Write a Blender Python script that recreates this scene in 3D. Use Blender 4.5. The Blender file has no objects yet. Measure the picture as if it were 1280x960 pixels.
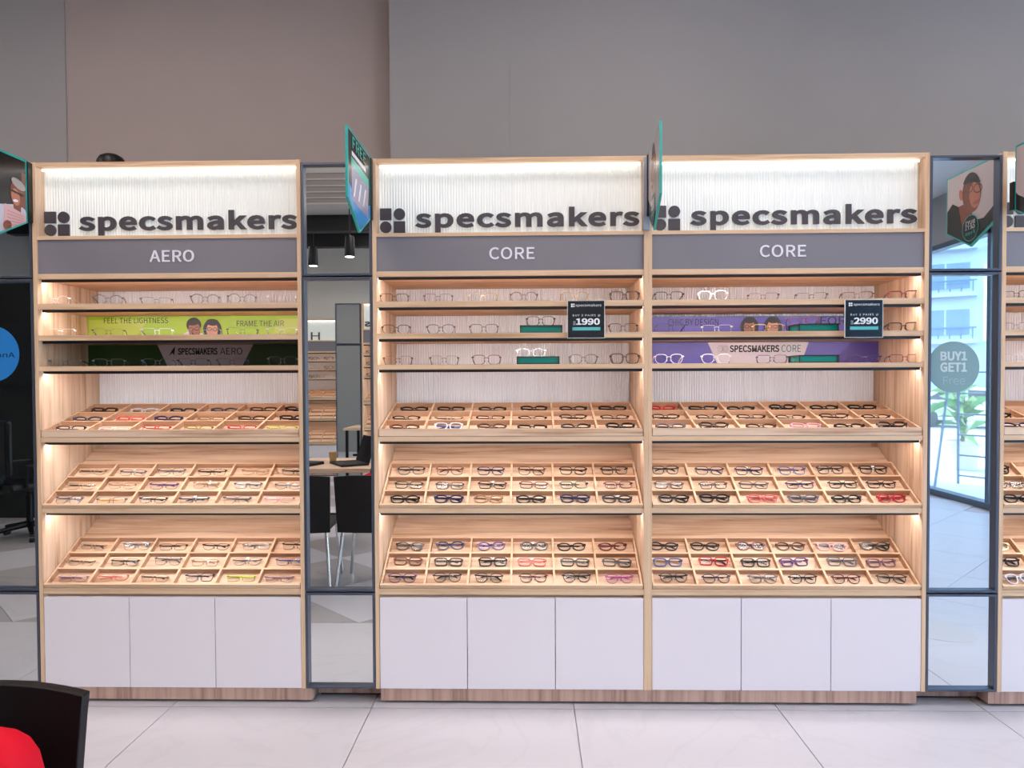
import bpy, bmesh, math, random
from mathutils import Matrix, Vector
random.seed(7)
sc = bpy.context.scene
col = sc.collection
PI = math.pi
def R(d): return math.radians(d)
def lin(c):
    return tuple(((v/255)/12.92 if v/255 <= .04045 else ((v/255+.055)/1.055)**2.4) for v in c)

# ------------------------------------------------------------------ camera
EYE = 1.445
DIST = 3.15
cam_d = bpy.data.cameras.new('camera')
cam = bpy.data.objects.new('camera', cam_d); col.objects.link(cam)
Rm = [[0.9997488406147619, 0.02199939677576849, -0.00427577255496018],
      [-0.003760202262295586, -0.023423882892676513, -0.9997185516880123],
      [-0.022093360278284308, 0.9994835407607934, -0.023335277583123915]]
right = Vector(Rm[0]); up = -Vector(Rm[1]); back = -Vector(Rm[2])
m4 = Matrix((right, up, back)).transposed().to_4x4()
m4.translation = Vector((0, -DIST, EYE))
cam.matrix_world = m4
cam_d.sensor_fit = 'HORIZONTAL'; cam_d.sensor_width = 36.0
cam_d.lens = 887.0/1280*36
cam_d.shift_y = 18.775/1280
cam_d.clip_start = .02; cam_d.clip_end = 300
sc.camera = cam

# ------------------------------------------------------------------ world, view
w = bpy.data.worlds.new('world'); sc.world = w; w.use_nodes = True
wn = w.node_tree.nodes; wl = w.node_tree.links
bgn = wn['Background']
sky = wn.new('ShaderNodeTexSky'); sky.sky_type = 'NISHITA'
sky.sun_disc = False; sky.sun_elevation = R(48); sky.sun_rotation = R(200); sky.air_density = 1.0; sky.dust_density = 2.0
wl.new(sky.outputs[0], bgn.inputs[0]); bgn.inputs[1].default_value = 1.38
vs = sc.view_settings
vs.view_transform = 'Standard'; vs.look = 'None'; vs.gamma = 1.0; vs.use_curve_mapping = False
vs.exposure = 0.35
sc.cycles.max_bounces = 9; sc.cycles.diffuse_bounces = 4; sc.cycles.glossy_bounces = 5
sc.cycles.transparent_max_bounces = 16
sc.cycles.sample_clamp_indirect = 3.0
sc.cycles.caustics_reflective = False; sc.cycles.caustics_refractive = False
sc.cycles.use_denoising = True
# daylight comes in through the storefront: a portal tells the renderer where the opening is
pl = bpy.data.lights.new('storefront_portal', 'AREA'); pl.shape = 'RECTANGLE'; pl.size = 8.6; pl.size_y = 3.1
pl.cycles.is_portal = True
po = bpy.data.objects.new('storefront_portal', pl); col.objects.link(po)
po.location = (5.05, -4.1, 1.6); po.rotation_euler = (R(90), 0, R(90))

LED_GAIN = 32.0
HEAD_GAIN = 2.0
FILL_GAIN = 16.5

# ------------------------------------------------------------------ materials
MATS = {}
def mat(name, rgb=None, rough=.5, metal=0., emit=None, egain=0., spec=.5, bump=None, var=0., vscale=8.):
    if name in MATS: return MATS[name]
    m = bpy.data.materials.new(name); m.use_nodes = True
    nt = m.node_tree; b = nt.nodes['Principled BSDF']
    c = lin(rgb) if rgb else (.5, .5, .5)
    b.inputs['Base Color'].default_value = (*c, 1)
    b.inputs['Roughness'].default_value = rough
    b.inputs['Metallic'].default_value = metal
    b.inputs['Specular IOR Level'].default_value = spec
    if emit is not None:
        b.inputs['Emission Color'].default_value = (*lin(emit), 1); b.inputs['Emission Strength'].default_value = egain
    if var or bump:
        tc = nt.nodes.new('ShaderNodeTexCoord'); n = nt.nodes.new('ShaderNodeTexNoise')
        n.inputs['Scale'].default_value = vscale; n.inputs['Detail'].default_value = 5
        nt.links.new(tc.outputs['Object'], n.inputs['Vector'])
        if var:
            r = nt.nodes.new('ShaderNodeValToRGB')
            r.color_ramp.elements[0].position = .3; r.color_ramp.elements[1].position = .7
            r.color_ramp.elements[0].color = (*[v*(1-var) for v in c], 1)
            r.color_ramp.elements[1].color = (*[min(1, v*(1+var)) for v in c], 1)
            nt.links.new(n.outputs['Fac'], r.inputs['Fac']); nt.links.new(r.outputs['Color'], b.inputs['Base Color'])
        if bump:
            bp = nt.nodes.new('ShaderNodeBump'); bp.inputs['Strength'].default_value = bump; bp.inputs['Distance'].default_value = .002
            nt.links.new(n.outputs['Fac'], bp.inputs['Height']); nt.links.new(bp.outputs['Normal'], b.inputs['Normal'])
    MATS[name] = m; return m

def wood(name, light, dark, axis, rough=.5, streak=.55):
    m = bpy.data.materials.new(name); m.use_nodes = True; nt = m.node_tree; b = nt.nodes['Principled BSDF']
    tc = nt.nodes.new('ShaderNodeTexCoord'); mp = nt.nodes.new('ShaderNodeMapping')
    s = [26., 26., 26.]; s[axis] = 1.3
    mp.inputs['Scale'].default_value = s
    nt.links.new(tc.outputs['Object'], mp.inputs['Vector'])
    n1 = nt.nodes.new('ShaderNodeTexNoise'); n1.inputs['Scale'].default_value = 1.0; n1.inputs['Detail'].default_value = 7; n1.inputs['Roughness'].default_value = .62; n1.inputs['Distortion'].default_value = .8
    nt.links.new(mp.outputs[0], n1.inputs['Vector'])
    mp2 = nt.nodes.new('ShaderNodeMapping'); s2 = [9., 9., 9.]; s2[axis] = .9; mp2.inputs['Scale'].default_value = s2
    nt.links.new(tc.outputs['Object'], mp2.inputs['Vector'])
    n2 = nt.nodes.new('ShaderNodeTexNoise'); n2.inputs['Scale'].default_value = 1.0; n2.inputs['Detail'].default_value = 3; n2.inputs['Distortion'].default_value = 1.4
    nt.links.new(mp2.outputs[0], n2.inputs['Vector'])
    r1 = nt.nodes.new('ShaderNodeValToRGB'); e = r1.color_ramp.elements
    L, Dk = lin(light), lin(dark)
    e[0].position = .32; e[0].color = (*Dk, 1); e[1].position = .6; e[1].color = (*L, 1)
    mid = e.new(.46); mid.color = (*[.3*a+.7*c for a, c in zip(Dk, L)], 1)
    nt.links.new(n1.outputs['Fac'], r1.inputs['Fac'])
    r2 = nt.nodes.new('ShaderNodeValToRGB'); e2 = r2.color_ramp.elements
    e2[0].position = .30; e2[0].color = (*[a/c*(1-streak)+streak*.9 for a, c in zip(Dk, L)], 1); e2[1].position = .55; e2[1].color = (1, 1, 1, 1)
    nt.links.new(n2.outputs['Fac'], r2.inputs['Fac'])
    mx = nt.nodes.new('ShaderNodeMix'); mx.data_type = 'RGBA'; mx.blend_type = 'MULTIPLY'; mx.inputs['Factor'].default_value = .8
    nt.links.new(r1.outputs['Color'], mx.inputs['A']); nt.links.new(r2.outputs['Color'], mx.inputs['B'])
    nt.links.new(mx.outputs['Result'], b.inputs['Base Color'])
    b.inputs['Roughness'].default_value = rough; b.inputs['Specular IOR Level'].default_value = .35
    MATS[name] = m; return m

def glassy(name, tint=(.97, .98, .98), refl=.012, rough=.03, gloss=(1, 1, 1)):
    m = bpy.data.materials.new(name); m.use_nodes = True; nt = m.node_tree
    nt.nodes.remove(nt.nodes['Principled BSDF']); out = nt.nodes['Material Output']
    t = nt.nodes.new('ShaderNodeBsdfTransparent'); t.inputs['Color'].default_value = (*tint, 1)
    g = nt.nodes.new('ShaderNodeBsdfGlossy'); g.inputs['Roughness'].default_value = rough; g.inputs['Color'].default_value = (*gloss, 1)
    lw = nt.nodes.new('ShaderNodeLayerWeight'); lw.inputs['Blend'].default_value = .25
    mr = nt.nodes.new('ShaderNodeMapRange'); mr.inputs['To Min'].default_value = refl; mr.inputs['To Max'].default_value = .45
    nt.links.new(lw.outputs['Fresnel'], mr.inputs['Value'])
    mx = nt.nodes.new('ShaderNodeMixShader'); nt.links.new(mr.outputs[0], mx.inputs[0])
    nt.links.new(t.outputs[0], mx.inputs[1]); nt.links.new(g.outputs[0], mx.inputs[2]); nt.links.new(mx.outputs[0], out.inputs['Surface'])
    MATS[name] = m; return m

OAK_Z = wood('oak_upright', (232, 204, 176), (182, 140, 106), 2)
OAK_X = wood('oak_level', (234, 206, 178), (184, 142, 108), 0)
PLINTH = wood('plinth_wood', (196, 164, 148), (140, 108, 96), 2)
EDGE = wood('edge_band', (230, 200, 166), (196, 160, 122), 0, streak=.9)
EDGE_Z = wood('edge_band_upright', (230, 200, 166), (196, 160, 122), 2, streak=.9)
WHITE_DOOR = mat('white_laminate', (233, 227, 231), .45)
GREY_BOARD = mat('grey_board', (128, 126, 134), .32, var=.03, vscale=300)
RIB = mat('ribbed_white', (246, 246, 250), .4)
FLUTE = mat('fluted_acrylic', (238, 243, 240), .3, emit=(250, 255, 248), egain=.12)
LED_BLACK = mat('led_profile_black', (34, 32, 36), .35)
LED_WARM = mat('led_warm', (255, 255, 255), emit=(255, 244, 242), egain=LED_GAIN)
LED_HEAD = mat('led_header', (255, 255, 255), emit=(255, 253, 248), egain=HEAD_GAIN)
LED_OFF = mat('led_off', (200, 200, 200), .4)
LOGO = mat('logo_charcoal', (72, 68, 76), .45)
LETTER_WHITE = mat('letter_white', (238, 236, 246), .4)
FRAME_M = mat('mirror_frame_metal', (86, 93, 108), .3, metal=.5)
MIRROR = mat('mirror_silver', (246, 252, 252), .0, metal=1.0)
LENS = glassy('lens_clear', rough=.02, refl=.006, gloss=(.40, .47, .55))
BLACK = mat('black_plastic', (9, 9, 11), .45, spec=.3, bump=.08, vscale=180)
CHROME = mat('chrome', (205, 205, 205), .18, metal=1.0)
TEAL = mat('teal_panel', (0, 122, 116), .25)
TEAL_EDGE = mat('teal_edge', (36, 168, 160), .3)
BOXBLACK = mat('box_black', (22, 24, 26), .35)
SIGN_DARK = mat('sign_dark', (18, 26, 34), .12)
SIGN_WHITE = mat('sign_print_white', (235, 238, 240), .4)
SIGN_TEAL = mat('sign_print_teal', (92, 190, 190), .35)
ACRYLIC = glassy('acrylic_clear', (.95, .98, .98), .12)
TAG = mat('paper_tag', (240, 240, 242), .6)
RED = mat('red_fabric', (212, 6, 34), .65, spec=.2, bump=.2, vscale=60)
NAVY = mat('navy_fabric', (28, 40, 70), .6)
WALL = mat('wall_taupe', (156, 147, 144), .75, var=.02, vscale=3, bump=.05)
WALL2 = mat('wall_pier', (146, 146, 147), .75, var=.02, vscale=3, bump=.05)
CEIL = mat('ceiling_grey', (208, 204, 200), .8)

# ------------------------------------------------------------------ helpers
def setp(o, label=None, cat=None, group=None, kind=None):
    if label: o['label'] = label
    if cat: o['category'] = cat
    if group: o['group'] = group
    if kind: o['kind'] = kind
    return o
def empty(name, loc, label=None, cat=None, group=None, rot=(0, 0, 0), kind=None):
    o = bpy.data.objects.new(name, None); col.objects.link(o)
    o.empty_display_size = .05
    o.location = loc; o.rotation_euler = rot
    return setp(o, label, cat, group, kind)
def link(name, me, m=None, parent=None, loc=None, rot=None):
    o = bpy.data.objects.new(name, me); col.objects.link(o)
    if m is not None:
        if len(me.materials) == 0: me.materials.append(m)
        elif me.materials[0] is not m:
            o.material_slots[0].link = 'OBJECT'; o.material_slots[0].material = m
    if parent: o.parent = parent
    if loc: o.location = loc
    if rot: o.rotation_euler = rot
    return o
class MB:
    def __init__(s): s.v = []; s.f = []; s.mi = []; s.sm = False
    def add(s, vs_, fs, mi=0):
        k = len(s.v); s.v += [tuple(p) for p in vs_]
        for f in fs: s.f.append([i+k for i in f]); s.mi.append(mi)
        return s
    def box(s, a, b, mi=0):
        (x0, y0, z0), (x1, y1, z1) = a, b
        x0, x1 = min(x0, x1), max(x0, x1); y0, y1 = min(y0, y1), max(y0, y1); z0, z1 = min(z0, z1), max(z0, z1)
        return s.add([(x0,y0,z0),(x1,y0,z0),(x1,y1,z0),(x0,y1,z0),(x0,y0,z1),(x1,y0,z1),(x1,y1,z1),(x0,y1,z1)],
              [(0,3,2,1),(4,5,6,7),(0,1,5,4),(1,2,6,5),(2,3,7,6),(3,0,4,7)], mi)
    def prism(s, poly, d0, d1, axis='y', mi=0):
        """poly: 2D points counter-clockwise; axis y: points are (x,z); x: (y,z); z: (x,y)"""
        n = len(poly)
        def P(p, d): return {'y': (p[0], d, p[1]), 'x': (d, p[0], p[1]), 'z': (p[0], p[1], d)}[axis]
        vs_ = [P(p, d0) for p in poly]+[P(p, d1) for p in poly]
        fs = [tuple(range(n)), tuple(range(2*n-1, n-1, -1))]+[(i, i+n, (i+1) % n+n, (i+1) % n) for i in range(n)]
        return s.add(vs_, fs, mi)
    def tube(s, pts, r, n=8, mi=0, caps=True):
        pts = [Vector(p) for p in pts]; rs = r if isinstance(r, (list, tuple)) else [r]*len(pts)
        k = len(s.v); prev = None
        for i, p in enumerate(pts):
            d = (pts[min(i+1, len(pts)-1)]-pts[max(i-1, 0)]).normalized()
            if prev is None:
                a = Vector((0, 0, 1)) if abs(d.z) < .9 else Vector((1, 0, 0)); u = d.cross(a).normalized()
            else: u = (prev-d*prev.dot(d)).normalized()
            prev = u; v = d.cross(u)
            for j in range(n):
                t = 2*PI*j/n; s.v.append(tuple(p+(u*math.cos(t)+v*math.sin(t))*rs[i]))
        for i in range(len(pts)-1):
            for j in range(n):
                a = k+i*n+j; b = k+i*n+(j+1) % n
                s.f.append([a, b, b+n, a+n]); s.mi.append(mi)
        if caps:
            s.f.append([k+j for j in range(n)][::-1]); s.mi.append(mi)
            s.f.append([k+(len(pts)-1)*n+j for j in range(n)]); s.mi.append(mi)
        return s
    def lathe(s, prof, n=24, c=(0, 0, 0), mi=0):
        k = len(s.v)
        for (r, z) in prof:
            for j in range(n):
                t = 2*PI*j/n; s.v.append((c[0]+r*math.cos(t), c[1]+r*math.sin(t), c[2]+z))
        for i in range(len(prof)-1):
            for j in range(n):
                a = k+i*n+j; b = k+i*n+(j+1) % n
                s.f.append([a, b, b+n, a+n]); s.mi.append(mi)
        s.f.append([k+j for j in range(n)][::-1]); s.mi.append(mi)
        s.f.append([k+(len(prof)-1)*n+j for j in range(n)]); s.mi.append(mi)
        return s
    def mesh(s, name, mats=(), smooth=False):
        me = bpy.data.meshes.new(name); me.from_pydata(s.v, [], s.f)
        for m in mats: me.materials.append(m)
        if len(mats) > 1: me.polygons.foreach_set('material_index', s.mi)
        bm = bmesh.new(); bm.from_mesh(me); bmesh.ops.recalc_face_normals(bm, faces=bm.faces); bm.to_mesh(me); bm.free()
        if smooth:
            me.polygons.foreach_set('use_smooth', [True]*len(me.polygons))
            me.set_sharp_from_angle(angle=R(40))
        me.update(); return me
    def build(s, name, m, parent=None, smooth=False, bevel=0., loc=None, rot=None):
        ms = m if isinstance(m, (list, tuple)) else [m]
        o = link(name, s.mesh(name, ms, smooth), None, parent, loc, rot)
        if bevel:
            bv = o.modifiers.new('bevel', 'BEVEL'); bv.width = bevel; bv.segments = 2; bv.limit_method = 'ANGLE'; bv.angle_limit = R(40)
        return o
def box(name, a, b, m, parent=None, bevel=0.): return MB().box(a, b).build(name, m, parent, bevel=bevel)
def children(o): return [c for c in bpy.data.objects if c.parent is o]
def copy_tree(o, kids, parent=None):
    c = o.copy(); col.objects.link(c); c.parent = parent
    for ch in kids.get(o, []): copy_tree(ch, kids, c)
    return c
def kidmap():
    k = {}
    for o in bpy.data.objects:
        if o.parent: k.setdefault(o.parent, []).append(o)
    return k

_txt = {}
try:
    import os
    SANS = bpy.data.fonts.load(os.path.join(bpy.utils.system_resource('DATAFILES'), 'fonts', 'Noto Sans CJK Regular.woff2'))
except Exception:
    SANS = None
def text_mesh(body, bold=0., ext=0., space=1.0):
    key = (body, bold, ext, space)
    if key in _txt: return _txt[key]
    cu = bpy.data.curves.new('lettering', 'FONT'); cu.body = body; cu.size = 1.
    if SANS: cu.font = SANS
    cu.offset = bold; cu.extrude = ext; cu.resolution_u = 4
    cu.space_character = space; cu.fill_mode = 'BOTH'
    ob = bpy.data.objects.new('lettering', cu); col.objects.link(ob)
    dg = bpy.context.evaluated_depsgraph_get(); dg.update()
    me = bpy.data.meshes.new_from_object(ob.evaluated_get(dg))
    bpy.data.objects.remove(ob); bpy.data.curves.remove(cu)
    me.materials.clear()
    _txt[key] = me; return me
def text_fit(name, body, x0, x1, z0, z1, y, m, parent, bold=0., thick=.0008, flip=False, axis='y', space=1.0):
    """lettering fitted to a rectangle x0..x1, z0..z1 on a plane facing -y"""
    src = text_mesh(body, bold, .05, space)
    me = src.copy()
    xs = [v.co.x for v in me.vertices]; ys = [v.co.y for v in me.vertices]
    ax, bx, ay, by = min(xs), max(xs), min(ys), max(ys)
    for v in me.vertices:
        X = x0+(v.co.x-ax)/(bx-ax)*(x1-x0); Z = z0+(v.co.y-ay)/(by-ay)*(z1-z0)
        Y = y-thick*(v.co.z+.05)/.1
        v.co = (X, Y, Z)
    me.materials.append(m)
    me.update()
    return link(name, me, None, parent)
def split_islands(me):
    bm = bmesh.new(); bm.from_mesh(me); bm.verts.ensure_lookup_table(); bmesh.ops.remove_doubles(bm, verts=bm.verts, dist=1e-6)
    seen = set(); out = []
    for v in bm.verts:
        if v in seen: continue
        st = [v]; isl = []
        seen.add(v)
        while st:
            q = st.pop(); isl.append(q)
            for e in q.link_edges:
                r = e.other_vert(q)
                if r not in seen: seen.add(r); st.append(r)
        s = set(isl); idx = {q: i for i, q in enumerate(isl)}
        fs = {f for q in isl for f in q.link_faces}
        out.append(([tuple(q.co) for q in isl], [[idx[q] for q in f.verts] for f in fs]))
    bm.free(); return out
def disc_poly(cx, cz, rx, rz, n=28, a0=0): return [(cx+rx*math.cos(a0+2*PI*i/n), cz+rz*math.sin(a0+2*PI*i/n)) for i in range(n)]
def flat(name, poly, y, m, parent, thick=.0006):
    return MB().prism(poly, y-thick, y).build(name, m, parent)

# ------------------------------------------------------------------ room shell
CEIL_Z = 3.75
XL, XR, YB = -7.2, 5.15, -8.5
def struct(o): o['kind'] = 'structure'; return o
floor = struct(box('floor', (XL, YB, -.06), (XR, .75, -.008), mat('grout_grey', (176, 170, 172), .7)))
def tile_mat(name, rgb, vein=.10):
    m = bpy.data.materials.new(name); m.use_nodes = True; nt = m.node_tree; b = nt.nodes['Principled BSDF']
    tc = nt.nodes.new('ShaderNodeTexCoord'); gm = nt.nodes.new('ShaderNodeNewGeometry')
    n = nt.nodes.new('ShaderNodeTexNoise'); n.inputs['Scale'].default_value = 1.1; n.inputs['Detail'].default_value = 6; n.inputs['Distortion'].default_value = 2.2
    nt.links.new(gm.outputs['Position'], n.inputs['Vector'])
    r = nt.nodes.new('ShaderNodeValToRGB'); c = lin(rgb); e = r.color_ramp.elements
    e[0].position = .47; e[0].color = (*c, 1); e[1].position = .53; e[1].color = (*c, 1)
    q = e.new(.5); q.color = (*[v*(1-vein) for v in c], 1)
    nt.links.new(n.outputs['Fac'], r.inputs['Fac']); nt.links.new(r.outputs['Color'], b.inputs['Base Color'])
    b.inputs['Roughness'].default_value = .30; b.inputs['Specular IOR Level'].default_value = .18
    return m
TILE = tile_mat('floor_tile_white', (194, 192, 195), .045); TILE_G = tile_mat('floor_tile_grey', (160, 157, 156), .15)
TP = .9; g = .0022
sq = MB().box((g, g, -.008), (TP-g, TP-g, 0)).mesh('tile', [TILE])
x = -.7-TP*7
while x < XR:
    for y0 in (-.04, -.94):
        if y0 == -.94: pass
        link('tile', sq, None, floor, (x, y0, 0)) if y0 == -.04 else None
    x += TP
YBAND = -1.03
sq2 = MB().box((g, g, -.008), (TP-g, (-.04-YBAND)-g, 0)).mesh('tile', [TILE])
x = -.7-TP*7
while x < XR: link('tile', sq2, None, floor, (x, YBAND, 0)); x += TP
DG = 1.06; hd = DG/2
dia = MB().prism([(0, -hd+g), (hd-g, 0), (0, hd-g), (-hd+g, 0)], -.008, 0, 'z')
diaW = dia.mesh('tile', [TILE]); diaG = dia.mesh('tile', [TILE_G])
triG = MB().prism([(-hd+g, 0), (0, -hd+g), (hd-g, 0)], -.008, 0, 'z').mesh('tile', [TILE_G])
triW = triG.copy(); triW.materials[0] = TILE
for i in range(-5, 6):
    cx = -1.025+DG*i
    link('tile', triG if cx < .6 else triW, None, floor, (cx+hd, YBAND, 0))
    for j in range(7):
        link('tile', diaW, None, floor, (cx, YBAND-hd-DG*j, 0))
        link('tile', diaG if cx < .6 else diaW, None, floor, (cx+hd, YBAND-DG*(j+1), 0))
struct(box('ceiling', (XL, YB, CEIL_Z), (XR, .75, CEIL_Z+.1), CEIL))
wf = struct(box('wall_front', (XL, .62, 0), (-.70, .75, CEIL_Z), WALL))
struct(box('wall_front_pier', (-.70, .505, 0), (-.09, .75, CEIL_Z), WALL2))
struct(box('wall_front_right', (-.09, .512, 0), (XR+.1, .75, CEIL_Z), WALL2))
struct(box('wall_front_left', (XL, .612, 0), (-2.453, .62, CEIL_Z), WALL2))
struct(box('wall_left', (XL-.1, YB, 0), (XL, .75, CEIL_Z), WALL2))
struct(box('wall_back', (XL, YB-.1, 0), (XR, YB, CEIL_Z), mat('wall_back_grey', (216, 216, 210), .8)))
struct(box('wall_partition', (XL, -4.45, 0), (-3.6, -4.35, 2.6), mat('dark_partition', (22, 24, 24), .5)))
# storefront along the right side of the room
ALU = mat('storefront_aluminium', (70, 84, 100), .4, metal=.3)
GLASS = glassy('storefront_glass', (.90, .97, 1.0), .04)
struct(box('wall_right_head', (XR, YB, 3.15), (XR+.12, .75, CEIL_Z), WALL2))
win = empty('window_1', (XR, 0, 0), kind='structure')
for k in range(6):
    yy = YB+.05+(8.95*k/5)
    box('window_post', (.0, yy-.03, 0), (.1, yy+.03, 3.15), ALU, win)
    if k < 5: box('pane', (.045, yy+.03, .06), (.055, yy+8.95/5-.03, 3.1), GLASS, win)
box('window_sill', (-.02, YB, 0), (.12, .5, .07), ALU, win)
box('window_head', (0, YB, 3.09), (.12, .5, 3.15), ALU, win)

# ------------------------------------------------------------------ ceiling fill panels, added and sized to light the room
FILL_E = mat('fill_panel_glow', (255, 255, 255), emit=(255, 238, 232), egain=FILL_GAIN)
def fill_panel(x, y, where):
    e = empty('ceiling_fill_panel', (x, y, CEIL_Z), 'added white ceiling fill panel, '+where, 'ceiling fill light', 'added ceiling fill panels')
    MB().box((-.32, -.32, -.03), (.32, .32, 0)).build('frame', mat('panel_frame', (230, 230, 230), .5), e)
    MB().box((-.29, -.29, -.034), (.29, .29, -.030)).build('diffuser', FILL_E, e)
    return e
rows = {-.95: 'nearest row to display wall', -3.3: 'second row from display wall', -5.7: 'third row from display wall', -7.6: 'row along back wall'}
colsn = {-4.1: 'first from dark partition side', -1.9: 'second from dark partition side', .5: 'third from dark partition side', 2.9: 'fourth, beside the storefront'}
for y, a in rows.items():
    for x, b in colsn.items():
        fill_panel(x, y, a+', '+b)

# ------------------------------------------------------------------ display cabinets
T = .018
Z = dict(pl0=.013, pl1=.0685, d1=.4807, s6b=.4951, s6t=.5204, s5b=.8615, s5t=.8831, s4b=1.1829, s4t=1.2044, r3b=1.5046, r3t=1.526,
         r2b=1.6421, r2t=1.6656, r1b=1.7829, r1t=1.8071, s2b=1.9188, s2t=1.9411, s1b=2.0944, s1t=2.11, tb=2.4199, tt=2.4379)
DEP = .50
TRAYS = [dict(z=1.2385, y=.012, ang=15.5, L=.405, ext=.0, h=.025, lip=.03),
         dict(z=.905, y=.012, ang=31.5, L=.305, ext=.15, h=.025, lip=.0),
         dict(z=.544, y=.012, ang=31.5, L=.305, ext=.15, h=.025, lip=.0)]
def ribbed(x0, x1, z0, z1, y, pitch=.0125, depth=.006):
    n = max(2, round((x1-x0)/pitch)); p = (x1-x0)/n; prof = []
    for i in range(n):
        for k in range(4):
            t = k/4; prof.append((x0+(i+t)*p, y-depth*math.sin(PI*t)**.6 if k else y))
    prof.append((x1, y))
    mb = MB(); m = len(prof)
    mb.add([(a, b, z0) for a, b in prof]+[(a, b, z1) for a, b in prof]+[(x0, y+.006, z0), (x1, y+.006, z0), (x0, y+.006, z1), (x1, y+.006, z1)],
           [(i, i+1, m+i+1, m+i) for i in range(m-1)]+[(2*m, 2*m+2, 2*m+3, 2*m+1)])
    return mb
def tray_point(tr, u, v, n=0.):
    """u across (local x), v up the slope, n off the board"""
    a = R(tr['ang']); return (u, tr['y']+v*math.cos(a)-n*math.sin(a), tr['z']-tr['h']+v*math.sin(a)+n*math.cos(a))
def tray_bar(tr, u0, u1, v0, v1, n0, n1):
    mb = MB(); P = [tray_point(tr, u, v, n) for n in (n0, n1) for (u, v) in ((u0, v0), (u1, v0), (u1, v1), (u0, v1))]
    return mb.add(P, [(0,3,2,1),(4,5,6,7),(0,1,5,4),(1,2,6,5),(2,3,7,6),(3,0,4,7)])
RAIL_SHADE = wood('oak_rail_shade', (196, 156, 126), (150, 110, 82), 0)  # shade on rail and divider faces, painted in as darker oak
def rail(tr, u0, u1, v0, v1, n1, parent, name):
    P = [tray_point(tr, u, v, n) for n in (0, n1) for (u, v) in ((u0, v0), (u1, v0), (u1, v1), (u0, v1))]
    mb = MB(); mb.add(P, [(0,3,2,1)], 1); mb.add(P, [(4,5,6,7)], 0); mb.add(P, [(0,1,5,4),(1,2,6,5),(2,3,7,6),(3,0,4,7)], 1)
    return mb.build(name, [EDGE, RAIL_SHADE], parent)
def logo_letters(root, x0, W, zb, zt, y):
    """the two by two emblem and the eleven letters, each its own piece"""
    k = (zt-zb)
    s = .052
    flat('emblem_square', [(x0, zt-s), (x0+s, zt-s), (x0+s, zt), (x0, zt)], y, LOGO, root, .008)
    flat('emblem_disc', disc_poly(x0+s+.010+s/2, zt-s/2, s/2, s/2), y, LOGO, root, .008)
    flat('emblem_disc', disc_poly(x0+s/2, zb+s/2, s/2, s/2), y, LOGO, root, .008)
    flat('emblem_square', [(x0+s+.010, zb), (x0+2*s+.010, zb), (x0+2*s+.010, zb+s), (x0+s+.010, zb+s)], y, LOGO, root, .008)
    src = text_mesh('specsmakers', .013, .05, 1.04)
    xs = [v.co.x for v in src.vertices]; ys = [v.co.y for v in src.vertices]
    ax, bx, ay, by = min(xs), max(xs), min(ys), max(ys)
    tx0 = x0+.158; tx1 = x0+W
    for vs_, fs in sorted(split_islands(src), key=lambda q: min(p[0] for p in q[0])):
        P = [(tx0+(p[0]-ax)/(bx-ax)*(tx1-tx0), y-.008*(p[2]+.05)/.1, zb+(p[1]-ay)/(by-ay)*(zt-zb)) for p in vs_]
        MB().add(P, fs).build('letter', LOGO, root)
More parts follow.
